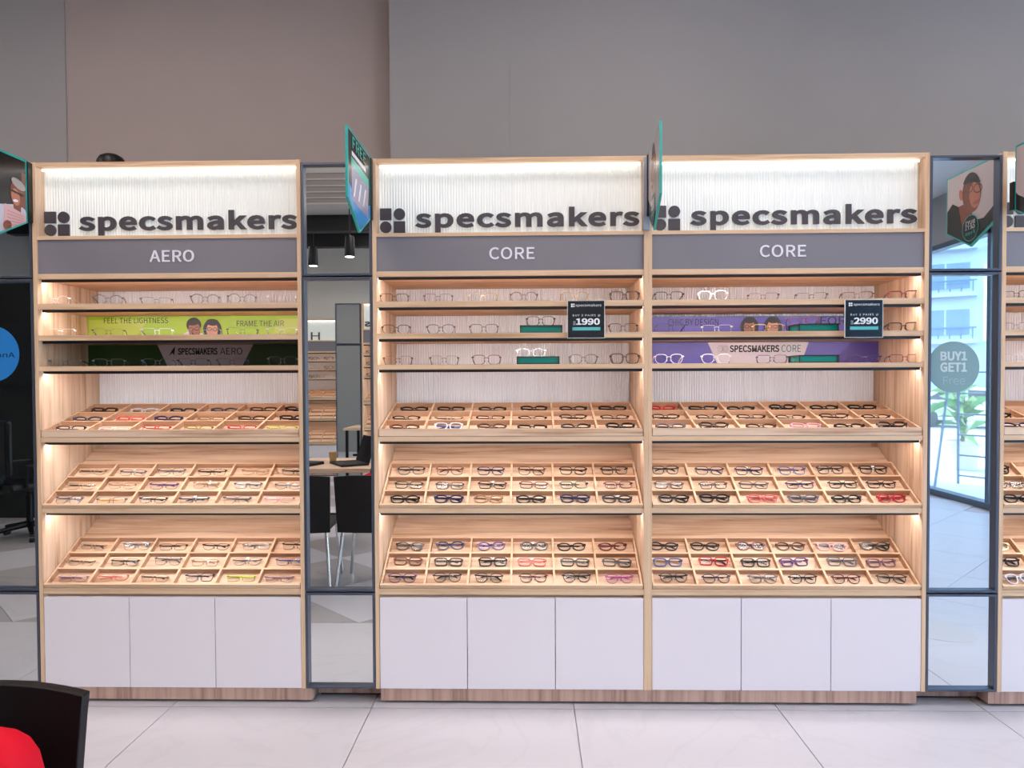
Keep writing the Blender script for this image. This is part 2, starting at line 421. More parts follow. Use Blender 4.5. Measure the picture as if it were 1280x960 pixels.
def make_cabinet(X0, W, label, head, head_x, logo_x, logo_w, leds=(1, 1, 1, 1, 1, 1), plinth=None, rows_of_tray=True):
    root = empty('display_cabinet', (X0, 0, 0), label, 'display cabinet', 'oak eyewear display cabinets')
    xi0, xi1 = T, W-T
    for a in (0, W-T): 
        sp = box('side_panel', (a, .001, Z['pl1']), (a+T, DEP, Z['tt']), OAK_Z, root)
        box('edge_band', (a, 0, Z['pl1']), (a+T, .001, Z['tt']), EDGE_Z, sp)
    def board(name, z0, z1, y0=.004, y1=DEP-.02):
        b = box(name, (xi0, y0+.001, z0), (xi1, y1, z1), OAK_X, root)
        box('edge_band', (xi0, y0, z0), (xi1, y0+.001, z1), EDGE, b)
        return b
    board('top_panel', Z['tb'], Z['tt'], .002, .2)
    # lit header: fluted panel, charcoal lettering, cove light
    ribbed(xi0, xi1, Z['s1t'], Z['tb'], .060, .0125, .0030).build('fluted_panel', FLUTE, root, smooth=True)
    cl = MB().box((xi0+.01, .030, Z['tb']-.012), (xi1-.01, .040, Z['tb']-.004)).build('cove_light', LED_HEAD, root)
    logo_letters(root, logo_x, logo_w, Z['s1t']+.010, Z['s1t']+.120, .055)
    board('header_shelf', Z['s1b'], Z['s1t'], .002, .2)
    gb = box('header_board', (xi0+.001, .008, Z['s2t']), (xi1-.001, .024, Z['s1b']), GREY_BOARD, root)
    if head: text_fit('lettering', head, head_x-.1005, head_x+.1005, 1.991, 2.044, .008, LETTER_WHITE, gb, bold=.004, thick=.004, space=1.02)
    # shelves with light profiles beneath
    for nm, b, t, on in (('shelf', 's2b', 's2t', leds[0]), ('shelf', 'r1b', 'r1t', leds[1]), ('shelf', 'r2b', 'r2t', leds[2]), ('shelf', 'r3b', 'r3t', leds[3]),
                     ('shelf', 's4b', 's4t', leds[4]), ('shelf', 's5b', 's5t', leds[5]), ('shelf', 's6b', 's6t', None)):
        s = board(nm, Z[b], Z[t])
        if on is None: continue
        lp = MB().box((xi0+.002, .026, Z[b]-.0125), (xi1-.002, .030, Z[b]))
        lp.box((xi0+.002, .030, Z[b]-.003), (xi1-.002, .056, Z[b])); lp.build('light_profile', LED_BLACK, s)
        # the diffuser lies behind the lip and faces down and inwards
        MB().add([(xi0+.003, .0315, Z[b]-.0115), (xi1-.003, .0315, Z[b]-.0115), (xi1-.003, .046, Z[b]-.0034), (xi0+.003, .046, Z[b]-.0034)], [(0, 1, 2, 3)]).build('light_strip', LED_WARM if on else LED_OFF, s)
    ribbed(xi0, xi1, Z['s4t'], Z['s2b'], .452).build('ribbed_back_panel', RIB, root, smooth=True)
    box('back_board', (xi0, .470, Z['pl1']), (xi1, .486, Z['s4b']), OAK_X, root)
    # trays of eighteen cells
    for tr in TRAYS:
        a = R(tr['ang']); L = tr['L']
        t = tray_bar(tr, xi0+.002, xi1-.002, 0, L+tr['ext'], -.006, 0).build('display_tray', OAK_X, root)
        u0, u1 = xi0+.004, xi1-.004; w_ = .009
        if tr['lip']:
            MB().prism([(tr['y']-.008, tr['z']-.032), (tr['y']+.004, tr['z']-.032), (tr['y']+.004, tr['z']+.001), (tr['y']-.008, tr['z']+.001)], u0, u1, 'x').build('front_lip', OAK_X, t)
        tray_bar(tr, u0, u1, -.002, w_, 0, tr['h']).build('tray_rail', EDGE, t)
        for k in (1, 2, 3):
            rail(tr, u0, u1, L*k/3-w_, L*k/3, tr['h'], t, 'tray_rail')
        for k in range(7):
            u = u0+(u1-u0-w_)*k/6
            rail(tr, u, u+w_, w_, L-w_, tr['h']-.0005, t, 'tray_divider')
    # base cupboard
    box('finger_recess', (xi0, .03, Z['d1']-.02), (xi1, .045, Z['s6b']), OAK_X, root)
    dw = (xi1-xi0)/3
    for k in range(3):
        box('door', (xi0+dw*k+.0016, .001, Z['pl1']+.001), (xi0+dw*(k+1)-.0016, .019, Z['d1']), WHITE_DOOR, root, bevel=.0008)
    box('carcass_floor', (xi0, .02, Z['pl1']), (xi1, .46, Z['pl1']+.018), OAK_X, root)
    p0, p1 = plinth if plinth else (.0, W)
    box('plinth', (p0, .006, Z['pl0']), (p1, .46, Z['pl1']-.0005), PLINTH, root)
    for fx in (p0+.12, (p0+p1)/2, p1-.12):
        MB().lathe([(.03, 0), (.03, .004), (.018, .006), (.018, .0128)], 12, (fx, .10, 0)).build('foot', BOXBLACK, root)
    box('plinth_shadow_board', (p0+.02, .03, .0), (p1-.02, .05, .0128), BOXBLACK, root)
    return root
C_LABEL = {'g': 'green-bannered cabinet', 'n': 'banner-free cabinet', 'p': 'purple-bannered cabinet', 'e': 'cabinet cut off by frame'}
XA, XM, XP, XE = -2.2182, -.6874, .5318, 2.0679
WA, WM, WP, WE = 1.2123, 1.2192, 1.2223, 1.2192
cabA = make_cabinet(XA, WA, 'oak display cabinet with green banners on its upper shelves', 'AERO', .628, .023, 1.157, leds=(1, 1, 0, 1, 1, 1), plinth=(0, 1.240))
cabM = make_cabinet(XM, WM, 'oak display cabinet without banners, one price card on its shelves', 'CORE', .620, .0254, 1.164, plinth=(.020, WM))
cabP = make_cabinet(XP, WP, 'oak display cabinet with purple banners on its upper shelves', 'CORE', .591, .037, 1.158, plinth=(0, 1.188))
cabE = make_cabinet(XE, WE, 'oak display cabinet cut off by the right edge of the photo', '', .617, .026, 1.166, plinth=(-.035, WE))

# ------------------------------------------------------------------ mirror panels between the cabinets
def make_mirror(x0, x1, label, sticker=False, pl=None):
    r = empty('mirror_panel', (x0, 0, 0), label, 'mirror', 'tall three-part mirror panels')
    W = x1-x0; f = .011; yf, yb = .000, .030
    z0, z1 = Z['pl1'], 2.425
    box('backing', (.002, .045, z0), (W-.002, .05, z1), BOXBLACK, r)
    splits = [(z0, .503), (.509, 1.917), (1.923, z1)]
    for a, b in splits:
        fr = MB()
        fr.box((0, yf, a), (f, yb, b)); fr.box((W-f, yf, a), (W, yb, b)); fr.box((f, yf, a), (W-f, yb, a+f)); fr.box((f, yf, b-f), (W-f, yb, b))
        fo = fr.build('frame', FRAME_M, r, bevel=.0012)
        box('mirror_glass', (f-.002, .022, a+f-.002), (W-f+.002, .028, b-f+.002), MIRROR, r)
    box('side_board', (0, .051, z0), (W, .48, z1), OAK_Z, r)
    p0, p1 = pl
    box('plinth', (p0, .075, .016), (p1, .40, z0-.001), PLINTH, r)
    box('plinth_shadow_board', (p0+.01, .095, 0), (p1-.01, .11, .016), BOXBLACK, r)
    return r
mir0 = make_mirror(-2.545, -2.2225, 'tall framed mirror cut off by the left edge of the photo', pl=(-.1, .3175))
mir1 = make_mirror(-1.0035, -.6900, 'tall framed mirror reflecting black chairs, between green-bannered and banner-free cabinets', pl=(.030, .330))
mir2 = make_mirror(1.7565, 2.0655, 'tall framed mirror reflecting the bright storefront, right of purple-bannered cabinet', pl=(-.03, .270))
st = empty('round_sticker', (1.876, .0215, 1.505), 'frosted round offer sticker with white lettering on the bright mirror', 'sticker')
FROST = mat('frosted_vinyl', (128, 162, 166), .5)
poly = [p for p in disc_poly(0, 0, .113, .113, 48)]
poly = [(max(p[0], -.108), p[1]) for p in poly]
MB().prism(poly, -.0008, 0).build('vinyl_disc', FROST, st)
STW = mat('sticker_print', (196, 214, 216), .5)
text_fit('lettering', 'BUY1', -.058, .058, .028, .068, -.0008, STW, st, bold=.014)
text_fit('lettering', 'GET1', -.058, .058, -.022, .020, -.0008, STW, st, bold=.014)
text_fit('lettering', 'Free', -.045, .050, -.078, -.042, -.0008, mat('sticker_print_faint', (150, 180, 184), .5), st)

# ------------------------------------------------------------------ spectacles
COL = {'black': (20, 20, 24), 'brown': (84, 56, 44), 'dark brown': (52, 36, 32), 'navy': (36, 42, 84), 'blue': (70, 96, 160), 'grey': (112, 112, 120), 'tan': (176, 136, 100),
       'burgundy': (96, 30, 42), 'red': (200, 40, 52), 'coral': (226, 116, 108), 'purple': (104, 62, 130), 'magenta': (186, 70, 160), 'pink': (226, 170, 180),
       'lime': (190, 205, 50), 'olive': (160, 140, 60), 'yellow': (214, 160, 50), 'green': (40, 70, 56), 'tortoise': (120, 66, 40), 'clear': (214, 214, 222), 'white': (240, 238, 236),
       'gold': (206, 186, 150), 'mauve': (150, 116, 132), 'smoke': (70, 72, 82)}
GM = {k: mat('frame_'+k.replace(' ', '_'), v, .28) for k, v in COL.items()}
GM['gold'].node_tree.nodes['Principled BSDF'].inputs['Metallic'].default_value = .6
def lens_outline(kind, n=22):
    P = []
    a, b, e, tap = {'rectangular': (.0262, .0165, 4.5, .06), 'square': (.0255, .0200, 3.6, .10), 'round': (.0240, .0215, 2.1, .04), 'oval': (.0262, .0168, 2.3, .05), 'panto': (.0250, .0200, 2.6, .16)}[kind]
    for i in range(n):
        t = 2*PI*i/n; c, s = math.cos(t), math.sin(t)
        x = a*math.copysign(abs(c)**(2/e), c); z = b*math.copysign(abs(s)**(2/e), s)
        x *= 1+tap*z/b
        P.append((x, z))
    return P, a, b
GDATA = {}
def glass_meshes(kind, rim):
    """rim: 'full', 'thin' or 'none'; returns meshes of front, lenses and temples, open and folded"""
    key = (kind, rim)
    if key in GDATA: return GDATA[key]
    P, a, b = lens_outline(kind); n = len(P)
    ro = {'full': .0042, 'thin': .0022, 'none': .0009}[rim]; dp = {'full': .0036, 'thin': .0022, 'none': .0012}[rim]
    cx = a+.0095; zc = b+ro
    fr = MB()
    for s in (-1, 1):
        k = len(fr.v)
        def off(p, d):
            l = math.hypot(p[0]/a, p[1]/b) or 1; q = Vector((p[0], p[1])); nrm = Vector((p[0]/a/a, p[1]/b/b)).normalized()
            return q+nrm*d
        for (d, y) in ((0, -dp), (ro, -dp), (ro, dp), (0, dp)):
            for p in P:
                q = off(p, d); wrap = .0030*((s*q.x+cx)/.06)**2
                fr.v.append((s*cx+q.x*s, y+wrap, zc+q.y))
        for r in range(4):
            for i in range(n):
                A = k+r*n+i; B = k+r*n+(i+1) % n; C = k+((r+1) % 4)*n+(i+1) % n; D_ = k+((r+1) % 4)*n+i
                fr.f.append([A, B, C, D_]); fr.mi.append(0)
        # end piece carrying the hinge
        ex = cx+a*1.04; ez = zc+b*.55; h = .0042 if rim == 'full' else .0024
        fr.box((s*(ex-.004), -dp, ez-h), (s*(ex+.0065), dp+.004, ez+h))
    bz = zc+b*.35; br = {'full': .0026, 'thin': .0015, 'none': .0011}[rim]
    fr.tube([(-.0115, 0, bz-.002), (-.005, -.0006, bz+.0022), (.005, -.0006, bz+.0022), (.0115, 0, bz-.002)], br, 6)
    for s in (-1, 1):   # nose pads
        fr.tube([(s*.0088, .002, zc-.002), (s*.0070, .007, zc-.005), (s*.0078, .008, zc-.010)], [.0008, .0016, .0012], 5)
    lm = []
    for s in (-1, 1):
        mb = MB(); mb.add([(s*cx+p[0]*s, .0030*((s*p[0]*s+cx)/.06)**2, zc+p[1]) for p in P], [tuple(range(n))]); lm.append(mb.mesh('lens', [LENS]))
    ex = cx+a*1.04+.003; ez = zc+b*.55
    hw, hh = (.0016, .0038) if rim == 'full' else (.0012, .0026)
    def ribbon(pts, hw, hh):
        mb = MB(); k = 0
        for i, p in enumerate(pts):
            p = Vector(p); d = (Vector(pts[min(i+1, len(pts)-1)])-Vector(pts[max(0, i-1)])).normalized()
            side = d.cross(Vector((0, 0, 1))).normalized(); upv = side.cross(d).normalized()
            t = 1.0 if i < 3 else 1.25
            for (q, w_) in ((-1, -1), (1, -1), (1, 1), (-1, 1)): mb.v.append(tuple(p+side*q*hw+upv*w_*hh*t))
        for i in range(len(pts)-1):
            for j in range(4):
                A = i*4+j; B = i*4+(j+1) % 4; mb.f.append([A, B, B+4, A+4]); mb.mi.append(0)
        e = (len(pts)-1)*4; mb.f.append([3, 2, 1, 0]); mb.f.append([e, e+1, e+2, e+3]); mb.mi += [0, 0]
        return mb
    opn, fold = [], []
    for s in (-1, 1):
        opn.append(ribbon([(s*ex, .003, ez), (s*(ex+.001), .05, ez), (s*(ex-.001), .092, ez-.003), (s*(ex-.004), .115, ez-.014), (s*(ex-.007), .134, ez-.031)], hw, hh).mesh('temple', [GM['black']]))
        yb = .010 if s < 0 else .0155
        fold.append(ribbon([(s*ex, .004, ez), (s*(ex-.012), yb, ez), (-s*.022, yb+.003, ez-.001), (-s*.040, yb+.004, ez-.007), (-s*.058, yb+.005, ez-.022)], hw, hh).mesh('temple', [GM['black']]))
    tg = MB().add([(-.007, .012, ez), (.007, .012, ez), (.008, .004, ez+.020), (-.006, .004, ez+.020)], [(0, 1, 2, 3)])
    tg = MB().box((-.007, .011, ez-.004), (.007, .0116, ez+.016)).mesh('price_tag', [TAG])
    GDATA[key] = dict(front=fr.mesh('frame_front', [GM['black']], smooth=False), lens=lm, open=opn, fold=fold, tag=tg)
    return GDATA[key]
def spectacles(loc, rot, colour, kind, rim, folded, label, group, temple=None, tag=False, scale=1.0):
    d = glass_meshes(kind, rim)
    root = empty('spectacles', loc, label, 'spectacles', group, rot)
    root.scale = (scale,)*3
    m = GM[colour]; mt = GM[temple or colour]
    link('frame_front', d['front'], m, root)
    for k in (0, 1):
        link('lens', d['lens'][k], None, root)
        link('temple', (d['fold'] if folded else d['open'])[k], mt, root)
    if tag:
        t = link('price_tag', d['tag'], None, root); t.location = (random.uniform(-.006, .006), 0, 0); t.rotation_euler = (0, R(random.uniform(-14, 14)), 0)
    return root
ORD = ['first', 'second', 'third', 'fourth', 'fifth', 'sixth']
ROWN = ['back', 'middle', 'front']; TRN = ['top', 'middle', 'lowest']
def words_for(colour, kind, rim):
    r = {'full': '', 'thin': 'thin-rimmed ', 'none': 'rimless '}[rim]
    return f'{colour} {r}{kind} spectacles'
def fill_tray(cab, X0, W, who, ti, grid, kinds, rims, ncols=6):
    tr = TRAYS[ti]; L = tr['L']; u0 = T+.004; u1 = W-T-.004; cw = (u1-u0)/6
    for r in range(3):           # r = 0 is the back row
        for c in range(ncols):
            spec = grid[r][c]
            tag = spec.endswith('*'); spec = spec.rstrip('*')
            colr, temple = (spec.split('/')+[None])[:2]
            kind = kinds[(c*5+r*3+ti) % len(kinds)]; rim = rims[(c*3+r*7+ti) % len(rims)]
            v = L*(2-r)/3+L/3*.33+random.uniform(-.004, .004)
            p = tray_point(tr, u0+cw*(c+.5)+random.uniform(-.012, .012), v, .004)
            lean = {0: -52, 1: -33, 2: -33}[ti]+random.uniform(-6, 6)
            lab = words_for(colr, kind, rim)+f', {ORD[c]} along {ROWN[r]} row, {TRN[ti]} tray of {C_LABEL[who]}'
            spectacles((X0+p[0], p[1], p[2]), (R(lean), 0, R(random.uniform(-7, 7))), colr, kind, rim, True, lab, f'spectacles in the trays of {C_LABEL[who]}', temple, tag, .98)
K_AERO = ['rectangular', 'oval', 'rectangular', 'square']; K_CORE = ['rectangular', 'square', 'oval', 'panto', 'rectangular']; K_TOP = ['oval', 'rectangular', 'oval', 'panto']
A_ = 'black'
fill_tray(cabA, XA, WA, 'g', 0, [['dark brown', 'clear/black', 'black', 'smoke', 'brown', 'black'], ['smoke', 'coral*', 'navy', 'tan', 'brown', 'black'], ['navy', 'clear/red', 'red', 'olive', 'red', 'lime']], ['rectangular', 'oval'], ['full', 'full', 'thin'])
fill_tray(cabA, XA, WA, 'g', 1, [['gold/brown', 'grey*', 'grey', 'black', 'tan', 'black'], ['gold/brown', 'tan', 'purple', 'tan*', 'navy', 'grey*'], ['grey', 'grey/yellow', 'black', 'navy*', 'grey', 'pink']], K_AERO, ['none'])
fill_tray(cabA, XA, WA, 'g', 2, [['gold/brown', 'grey/navy', 'black', 'black', 'smoke/black', 'black'], ['gold/brown', 'black', 'grey', 'tan*', 'grey*', 'blue'], ['mauve/purple', 'coral', 'tan/brown', 'navy', 'lime', 'mauve']], K_AERO, ['none'])
fill_tray(cabM, XM, WM, 'n', 0, [[A_, A_, A_, A_, A_, A_], [A_, 'gold/brown', 'dark brown', A_, A_, A_], ['tortoise/black*', 'clear/blue', 'brown', A_, A_, A_]], K_TOP, ['full', 'thin', 'full'])
fill_tray(cabM, XM, WM, 'n', 1, [['smoke/black', 'tortoise', 'navy', 'brown', A_, A_], [A_, A_, A_+'*', 'burgundy', 'green', 'burgundy'], [A_, 'navy', 'tan', A_, 'navy', A_+'*']], K_CORE, ['full', 'thin', 'thin'])
fill_tray(cabM, XM, WM, 'n', 2, [['dark brown', 'navy', 'purple', A_+'*', A_, 'burgundy'], ['tortoise', A_, A_+'*', 'coral*', A_, A_], ['purple/black', A_, A_, 'burgundy', A_, 'magenta']], K_CORE, ['full', 'thin', 'full'])
fill_tray(cabP, XP, WP, 'p', 0, [['red', A_, A_, A_+'*', A_, A_], [A_, A_, A_, A_, A_, A_], ['grey/black', 'dark brown', 'brown', 'pink', A_, A_]], K_TOP, ['full', 'thin', 'full'])
fill_tray(cabP, XP, WP, 'p', 1, [[A_, 'smoke/navy', 'navy*', 'blue/navy', A_, A_+'*'], [A_, A_, 'smoke/black', 'purple/black', A_, A_], [A_, A_, 'coral', 'grey', A_, 'red']], K_CORE, ['full', 'thin', 'thin'])
fill_tray(cabP, XP, WP, 'p', 2, [[A_, A_, 'burgundy/black', 'brown', 'pink/grey', A_], ['blue/tan', 'red/burgundy', A_, 'purple', 'grey', 'mauve'], [A_, 'navy/black', 'grey', A_, 'burgundy', A_]], K_CORE, ['full', 'thin', 'full'])
fill_tray(cabE, XE, WE, 'e', 0, [[A_], [A_], ['navy']], K_TOP, ['full'], 1)
fill_tray(cabE, XE, WE, 'e', 1, [[A_], [A_], [A_]], K_CORE, ['thin', 'full'], 1)
fill_tray(cabE, XE, WE, 'e', 2, [['gold'], [A_], ['clear/grey']], K_CORE, ['full'], 1)
# pairs standing open on the shelves: cabinet, shelf row, [(x, colour, temple, shape, rim, y, z lift)]
SH = {0: 'r1t', 1: 'r2t', 2: 'r3t'}; SHN = ['uppermost', 'second', 'third']
def shelf_pairs(who, row, items):
    for i, it in enumerate(items):
        x, c, t, kind, rim = it[:5]; yaw = it[5] if len(it) > 5 else random.uniform(-6, 6); dz = it[6] if len(it) > 6 else 0.
        y = .075 if dz == 0 else .10
        lab = words_for(c, kind, rim)+f', {ORD[i]} along the {SHN[row]} shelf of {C_LABEL[who]}'
        if dz: lab = words_for(c, kind, rim)+f' on a teal riser, {SHN[row]} shelf of {C_LABEL[who]}'
        spectacles((x, y, Z[SH[row]]+dz+.0005), (R(-4), 0, R(yaw)), c, kind, rim, False, lab, f'spectacles on the upper shelves of {C_LABEL[who]}', t, False)
# x from the photograph at the shelf front
def xs_at(pxs): return [(p-659.3)/887*3.225 for p in pxs]
a1 = xs_at([68, 130, 192, 254, 301, 351])
shelf_pairs('g', 0, [(a1[0]-.02, 'clear', 'gold', 'round', 'none', 8), (a1[1], 'smoke', 'black', 'round', 'thin', 22), (a1[2], 'smoke', 'black', 'rectangular', 'none', 24), (a1[3], 'smoke', 'black', 'round', 'thin', 22), (a1[4], 'smoke', 'black', 'round', 'thin', 24), (a1[5], 'clear', 'white', 'square', 'none', 8)])
shelf_pairs('g', 1, [(a1[0], 'clear', 'tan', 'rectangular', 'none', 10), (a1[1], 'smoke', 'black', 'oval', 'none', 24), (a1[2], 'clear', 'olive', 'rectangular', 'none', 22), (a1[3], 'grey', 'black', 'rectangular', 'none', 20), (a1[4], 'smoke', 'black', 'rectangular', 'none', 22), (a1[5], 'clear', 'tan', 'oval', 'none', 18)])
shelf_pairs('g', 2, [(a1[0]+.02, 'grey', 'black', 'rectangular', 'none', 14), (a1[1], 'grey', 'black', 'rectangular', 'none', 20), (a1[2], 'grey', 'blue', 'oval', 'none', 20), (a1[3]-.06, 'black', 'black', 'rectangular', 'none', 18), (a1[4]-.05, 'smoke', 'black', 'rectangular', 'none', 18), (a1[5], 'grey', 'black', 'square', 'none', 12)])
q = xs_at([493, 548, 604, 655, 718, 780])
shelf_pairs('n', 0, [(q[0], 'dark brown', 'black', 'square', 'thin', 10), (q[1], 'smoke', 'black', 'square', 'none', 6), (q[2], 'gold', 'grey', 'square', 'thin', 3), (q[3], 'brown', 'black', 'round', 'thin', 2), (q[4], 'gold', 'gold', 'round', 'thin', -2), (q[5], 'dark brown', 'dark brown', 'square', 'full', -8)])
q = xs_at([495, 551, 605, 676, 778])
shelf_pairs('n', 1, [(q[0], 'dark brown', 'dark brown', 'panto', 'thin', 8), (q[1], 'smoke', 'black', 'panto', 'thin', 4), (q[2], 'smoke', 'black', 'square', 'thin', 3), (q[3], 'black', 'black', 'square', 'thin', 0, .036), (q[4], 'dark brown', 'dark brown', 'square', 'thin', -10)])
q = xs_at([497, 555, 608, 664, 729, 780])
shelf_pairs('n', 2, [(q[0], 'brown', 'brown', 'square', 'none', 10), (q[1], 'smoke', 'black', 'square', 'none', 6), (q[2], 'burgundy', 'black', 'square', 'thin', 2), (q[3], 'clear', 'white', 'oval', 'thin', 6, .036), (q[4], 'smoke', 'black', 'panto', 'thin', -3), (q[5], 'dark brown', 'dark brown', 'square', 'full', -10)])
q = xs_at([835, 889, 951, 1010, 1066, 1123])
shelf_pairs('p', 0, [(q[0], 'black', 'black', 'square', 'thin', -4), (q[1], 'white', 'black', 'panto', 'full', -12), (q[2], 'burgundy', 'black', 'rectangular', 'none', -16), (q[3], 'smoke', 'black', 'rectangular', 'none', -18), (q[4], 'brown', 'black', 'rectangular', 'thin', -18), (q[5], 'burgundy', 'black', 'rectangular', 'full', -16)])
q = xs_at([837, 894, 957, 1001, 1123])
shelf_pairs('p', 1, [(q[0], 'navy', 'black', 'square', 'thin', -5), (q[1], 'clear', 'black', 'rectangular', 'none', -12), (q[2], 'tan', 'black', 'rectangular', 'thin', -16), (q[3]+.01, 'burgundy', 'burgundy', 'oval', 'thin', -14, .036), (q[4], 'dark brown', 'dark brown', 'rectangular', 'full', -14)])
q = xs_at([835, 893, 962, 1076, 1125])
shelf_pairs('p', 2, [(q[0], 'clear', 'clear', 'panto', 'thin', -4), (q[1], 'clear', 'navy', 'panto', 'thin', -14), (q[2], 'navy', 'black', 'rectangular', 'thin', -18), (q[3], 'navy', 'burgundy', 'oval', 'thin', -14), (q[4], 'burgundy', 'dark brown', 'rectangular', 'thin', -16)])
for r_, c_ in ((0, 'dark brown'), (1, 'grey'), (2, 'clear')):
    shelf_pairs('e', r_, [(XE+.115, c_, 'black', 'rectangular', 'thin', -24)])

# ------------------------------------------------------------------ risers, banners, price cards
def riser(x0, x1, z, label):
    r = empty('display_riser', ((x0+x1)/2, .045, z), label, 'riser', 'teal display risers')
    hw = (x1-x0)/2; h = .036; d = .13; e = .0055
    MB().box((-hw+e, e, e), (hw-e, d-e, h-e)).build('teal_body', TEAL, r)
    fr = MB()
    for sx in (-1, 1):
        for (ya, yb_) in ((0, e), (d-e, d)): fr.box((sx*hw, ya, 0), (sx*(hw-e), yb_, h))
        fr.box((sx*hw, 0, 0), (sx*(hw-e), d, e)); fr.box((sx*hw, 0, h-e), (sx*(hw-e), d, h))
    for (ya, yb_) in ((0, e), (d-e, d)):
        fr.box((-hw, ya, 0), (hw, yb_, e)); fr.box((-hw, ya, h-e), (hw, yb_, h))
    fr.build('black_frame', BOXBLACK, r)
    return r
riser(-.034, .157, Z['r2t'], 'teal black-framed riser on second shelf of banner-free cabinet')
riser(-.049, .143, Z['r3t'], 'teal black-framed riser on third shelf of banner-free cabinet')
riser(1.209, 1.386, Z['r2t'], 'teal black-framed riser on second shelf of purple-bannered cabinet')
riser(1.210, 1.386, Z['r3t'], 'teal black-framed riser on third shelf of purple-bannered cabinet')

SKIN = mat('print_skin', (150, 96, 74), .4); SKIN2 = mat('print_skin_light', (196, 140, 116), .4); HAIR = mat('print_hair', (26, 20, 20), .4); CLOTH_W = mat('print_white_cloth', (216, 206, 210), .4)
LIP = mat('print_lips', (150, 60, 60), .4); SPECS = mat('print_spectacles', (20, 18, 20), .4)
def face_print(parent, cx, z0, s, y, skin, hair_long, tilt=0.):
    """a small printed head: hair, face, spectacles, mouth, shoulders"""
    def P(p): 
        c, n = math.cos(tilt), math.sin(tilt); return (cx+s*(p[0]*c-p[1]*n), z0+s*(p[0]*n+p[1]*c))
    def E(dx, dz, rx, rz, n=20, cut=None):
        pts = disc_poly(dx, dz, rx, rz, n)
        if cut is not None: pts = [(a, max(b, cut)) for a, b in pts]
        return [P(q_) for q_ in pts]
    t = .0004
    if hair_long: flat('print', E(0, .46, .44, .50, cut=0), y, HAIR, parent, t)
    else: flat('print', E(0, .66, .34, .34, cut=0), y, HAIR, parent, t)
    flat('print', E(0, .42, .27, .40, cut=0), y-t, skin, parent, t)
    flat('print', E(0, .80, .30, .16), y-2*t, HAIR, parent, t)
    for sx in (-.13, .13): 
        ring = MB(); o_ = E(sx, .48, .115, .085); i_ = E(sx, .48, .085, .058); n = len(o_)
        ring.add([(a, y-3*t, b) for a, b in o_]+[(a, y-3*t, b) for a, b in i_], [(k, (k+1) % n, n+(k+1) % n, n+k) for k in range(n)])
        ring.build('print', SPECS, parent)
    flat('print', E(0, .18, .10, .035), y-2*t, LIP, parent, t)
def banner(name, x0, x1, z0, z1, y, m, label):
    b = empty(name, ((x0+x1)/2, y, z0), label, 'banner', 'printed shelf banners')
    box('board', (-(x1-x0)/2, 0, 0), ((x1-x0)/2, .004, z1-z0), m, b)
    return b, (x0+x1)/2, z0
GREEN = mat('print_lime_green', (160, 196, 44), .35); GREEN_D = mat('print_dark_green', (40, 78, 30), .35); GREEN_L = mat('print_pale_green', (186, 206, 84), .35)
PURP = mat('print_purple', (92, 84, 178), .35); PURP_D = mat('print_deep_purple', (78, 64, 150), .35); PURP_L = mat('print_light_purple', (140, 130, 200), .35)
INK = mat('print_ink', (24, 26, 24), .4); PALE = mat('print_pale', (226, 214, 222), .4); TEALINK = mat('print_teal', (24, 120, 120), .4)
xl, xr = XA+T+.002, XA+WA-T-.002
b, bx, bz = banner('shelf_banner', xl, xr, Z['r2t']+.0002, Z['r2b']+.1405, .36, GREEN, 'lime green banner with two printed faces, second shelf of its cabinet')
b_h = .1165
flat('print', [(.0-.58, 0), (-.36, 0), (-.28, .1), (-.58, .1)], -.0002, GREEN_L, b); flat('print', [(.33, 0), (.58, 0), (.58, .1), (.38, .1)], -.0002, GREEN_L, b)
text_fit('lettering', 'FEEL THE LIGHTNESS', -2.116-bx, -1.792-bx, 1.748-bz, 1.776-bz, -.0008, INK, b)
text_fit('lettering', 'FRAME THE AIR', -1.447-bx, -1.210-bx, 1.730-bz, 1.758-bz, -.0008, INK, b)
flat('print', [(-1.72-bx, 0), (-1.60-bx, 0), (-1.62-bx, .03), (-1.68-bx, .045), (-1.715-bx, .03)], -.0004, CLOTH_W, b)
face_print(b, -1.655-bx, .0, .110, -.0012, SKIN, False, .10); face_print(b, -1.572-bx, -.010+.010, .106, -.0032, SKIN2, True, -.06)
b, bx, bz = banner('shelf_banner', xl, xr, Z['r3t']+.0002, Z['r3t']+.114, .36, GREEN_D, 'dark green banner with pale central panel, third shelf of its cabinet')
flat('print', [(-1.795-bx, 0), (-1.425-bx, 0), (-1.365-bx, .114), (-1.848-bx, .114)], -.0004, PALE, b)
text_fit('lettering', 'SPECSMAKERS', -1.745-bx, -1.545-bx, 1.590-bz, 1.624-bz, -.001, INK, b, bold=.014)
text_fit('lettering', 'AERO', -1.532-bx, -1.420-bx, 1.590-bz, 1.624-bz, -.001, INK, b, bold=.0)
flat('print', [(-1.79-bx, 1.584-bz), (-1.772-bx, 1.60-bz), (-1.764-bx, 1.586-bz), (-1.758-bx, 1.632-bz), (-1.776-bx, 1.61-bz)], -.001, INK, b)
xl, xr = XP+T+.002, XP+WP-T-.10
b, bx, bz = banner('shelf_banner', xl, xr, Z['r2t']+.0002, Z['r2t']+.100, .38, PURP, 'purple banner with two printed faces, second shelf of its cabinet')
text_fit('lettering', 'CHIC BY DESIGN', .695-bx, .942-bx, 1.722-bz, 1.755-bz, -.0008, INK, b)
text_fit('lettering', 'FOR', 1.44-bx, 1.565-bx, 1.722-bz, 1.762-bz, -.0008, INK, b)
face_print(b, 1.095-bx, .0, .102, -.0012, SKIN, True, .02); face_print(b, 1.205-bx, .0, .102, -.0032, SKIN2, True, -.04)
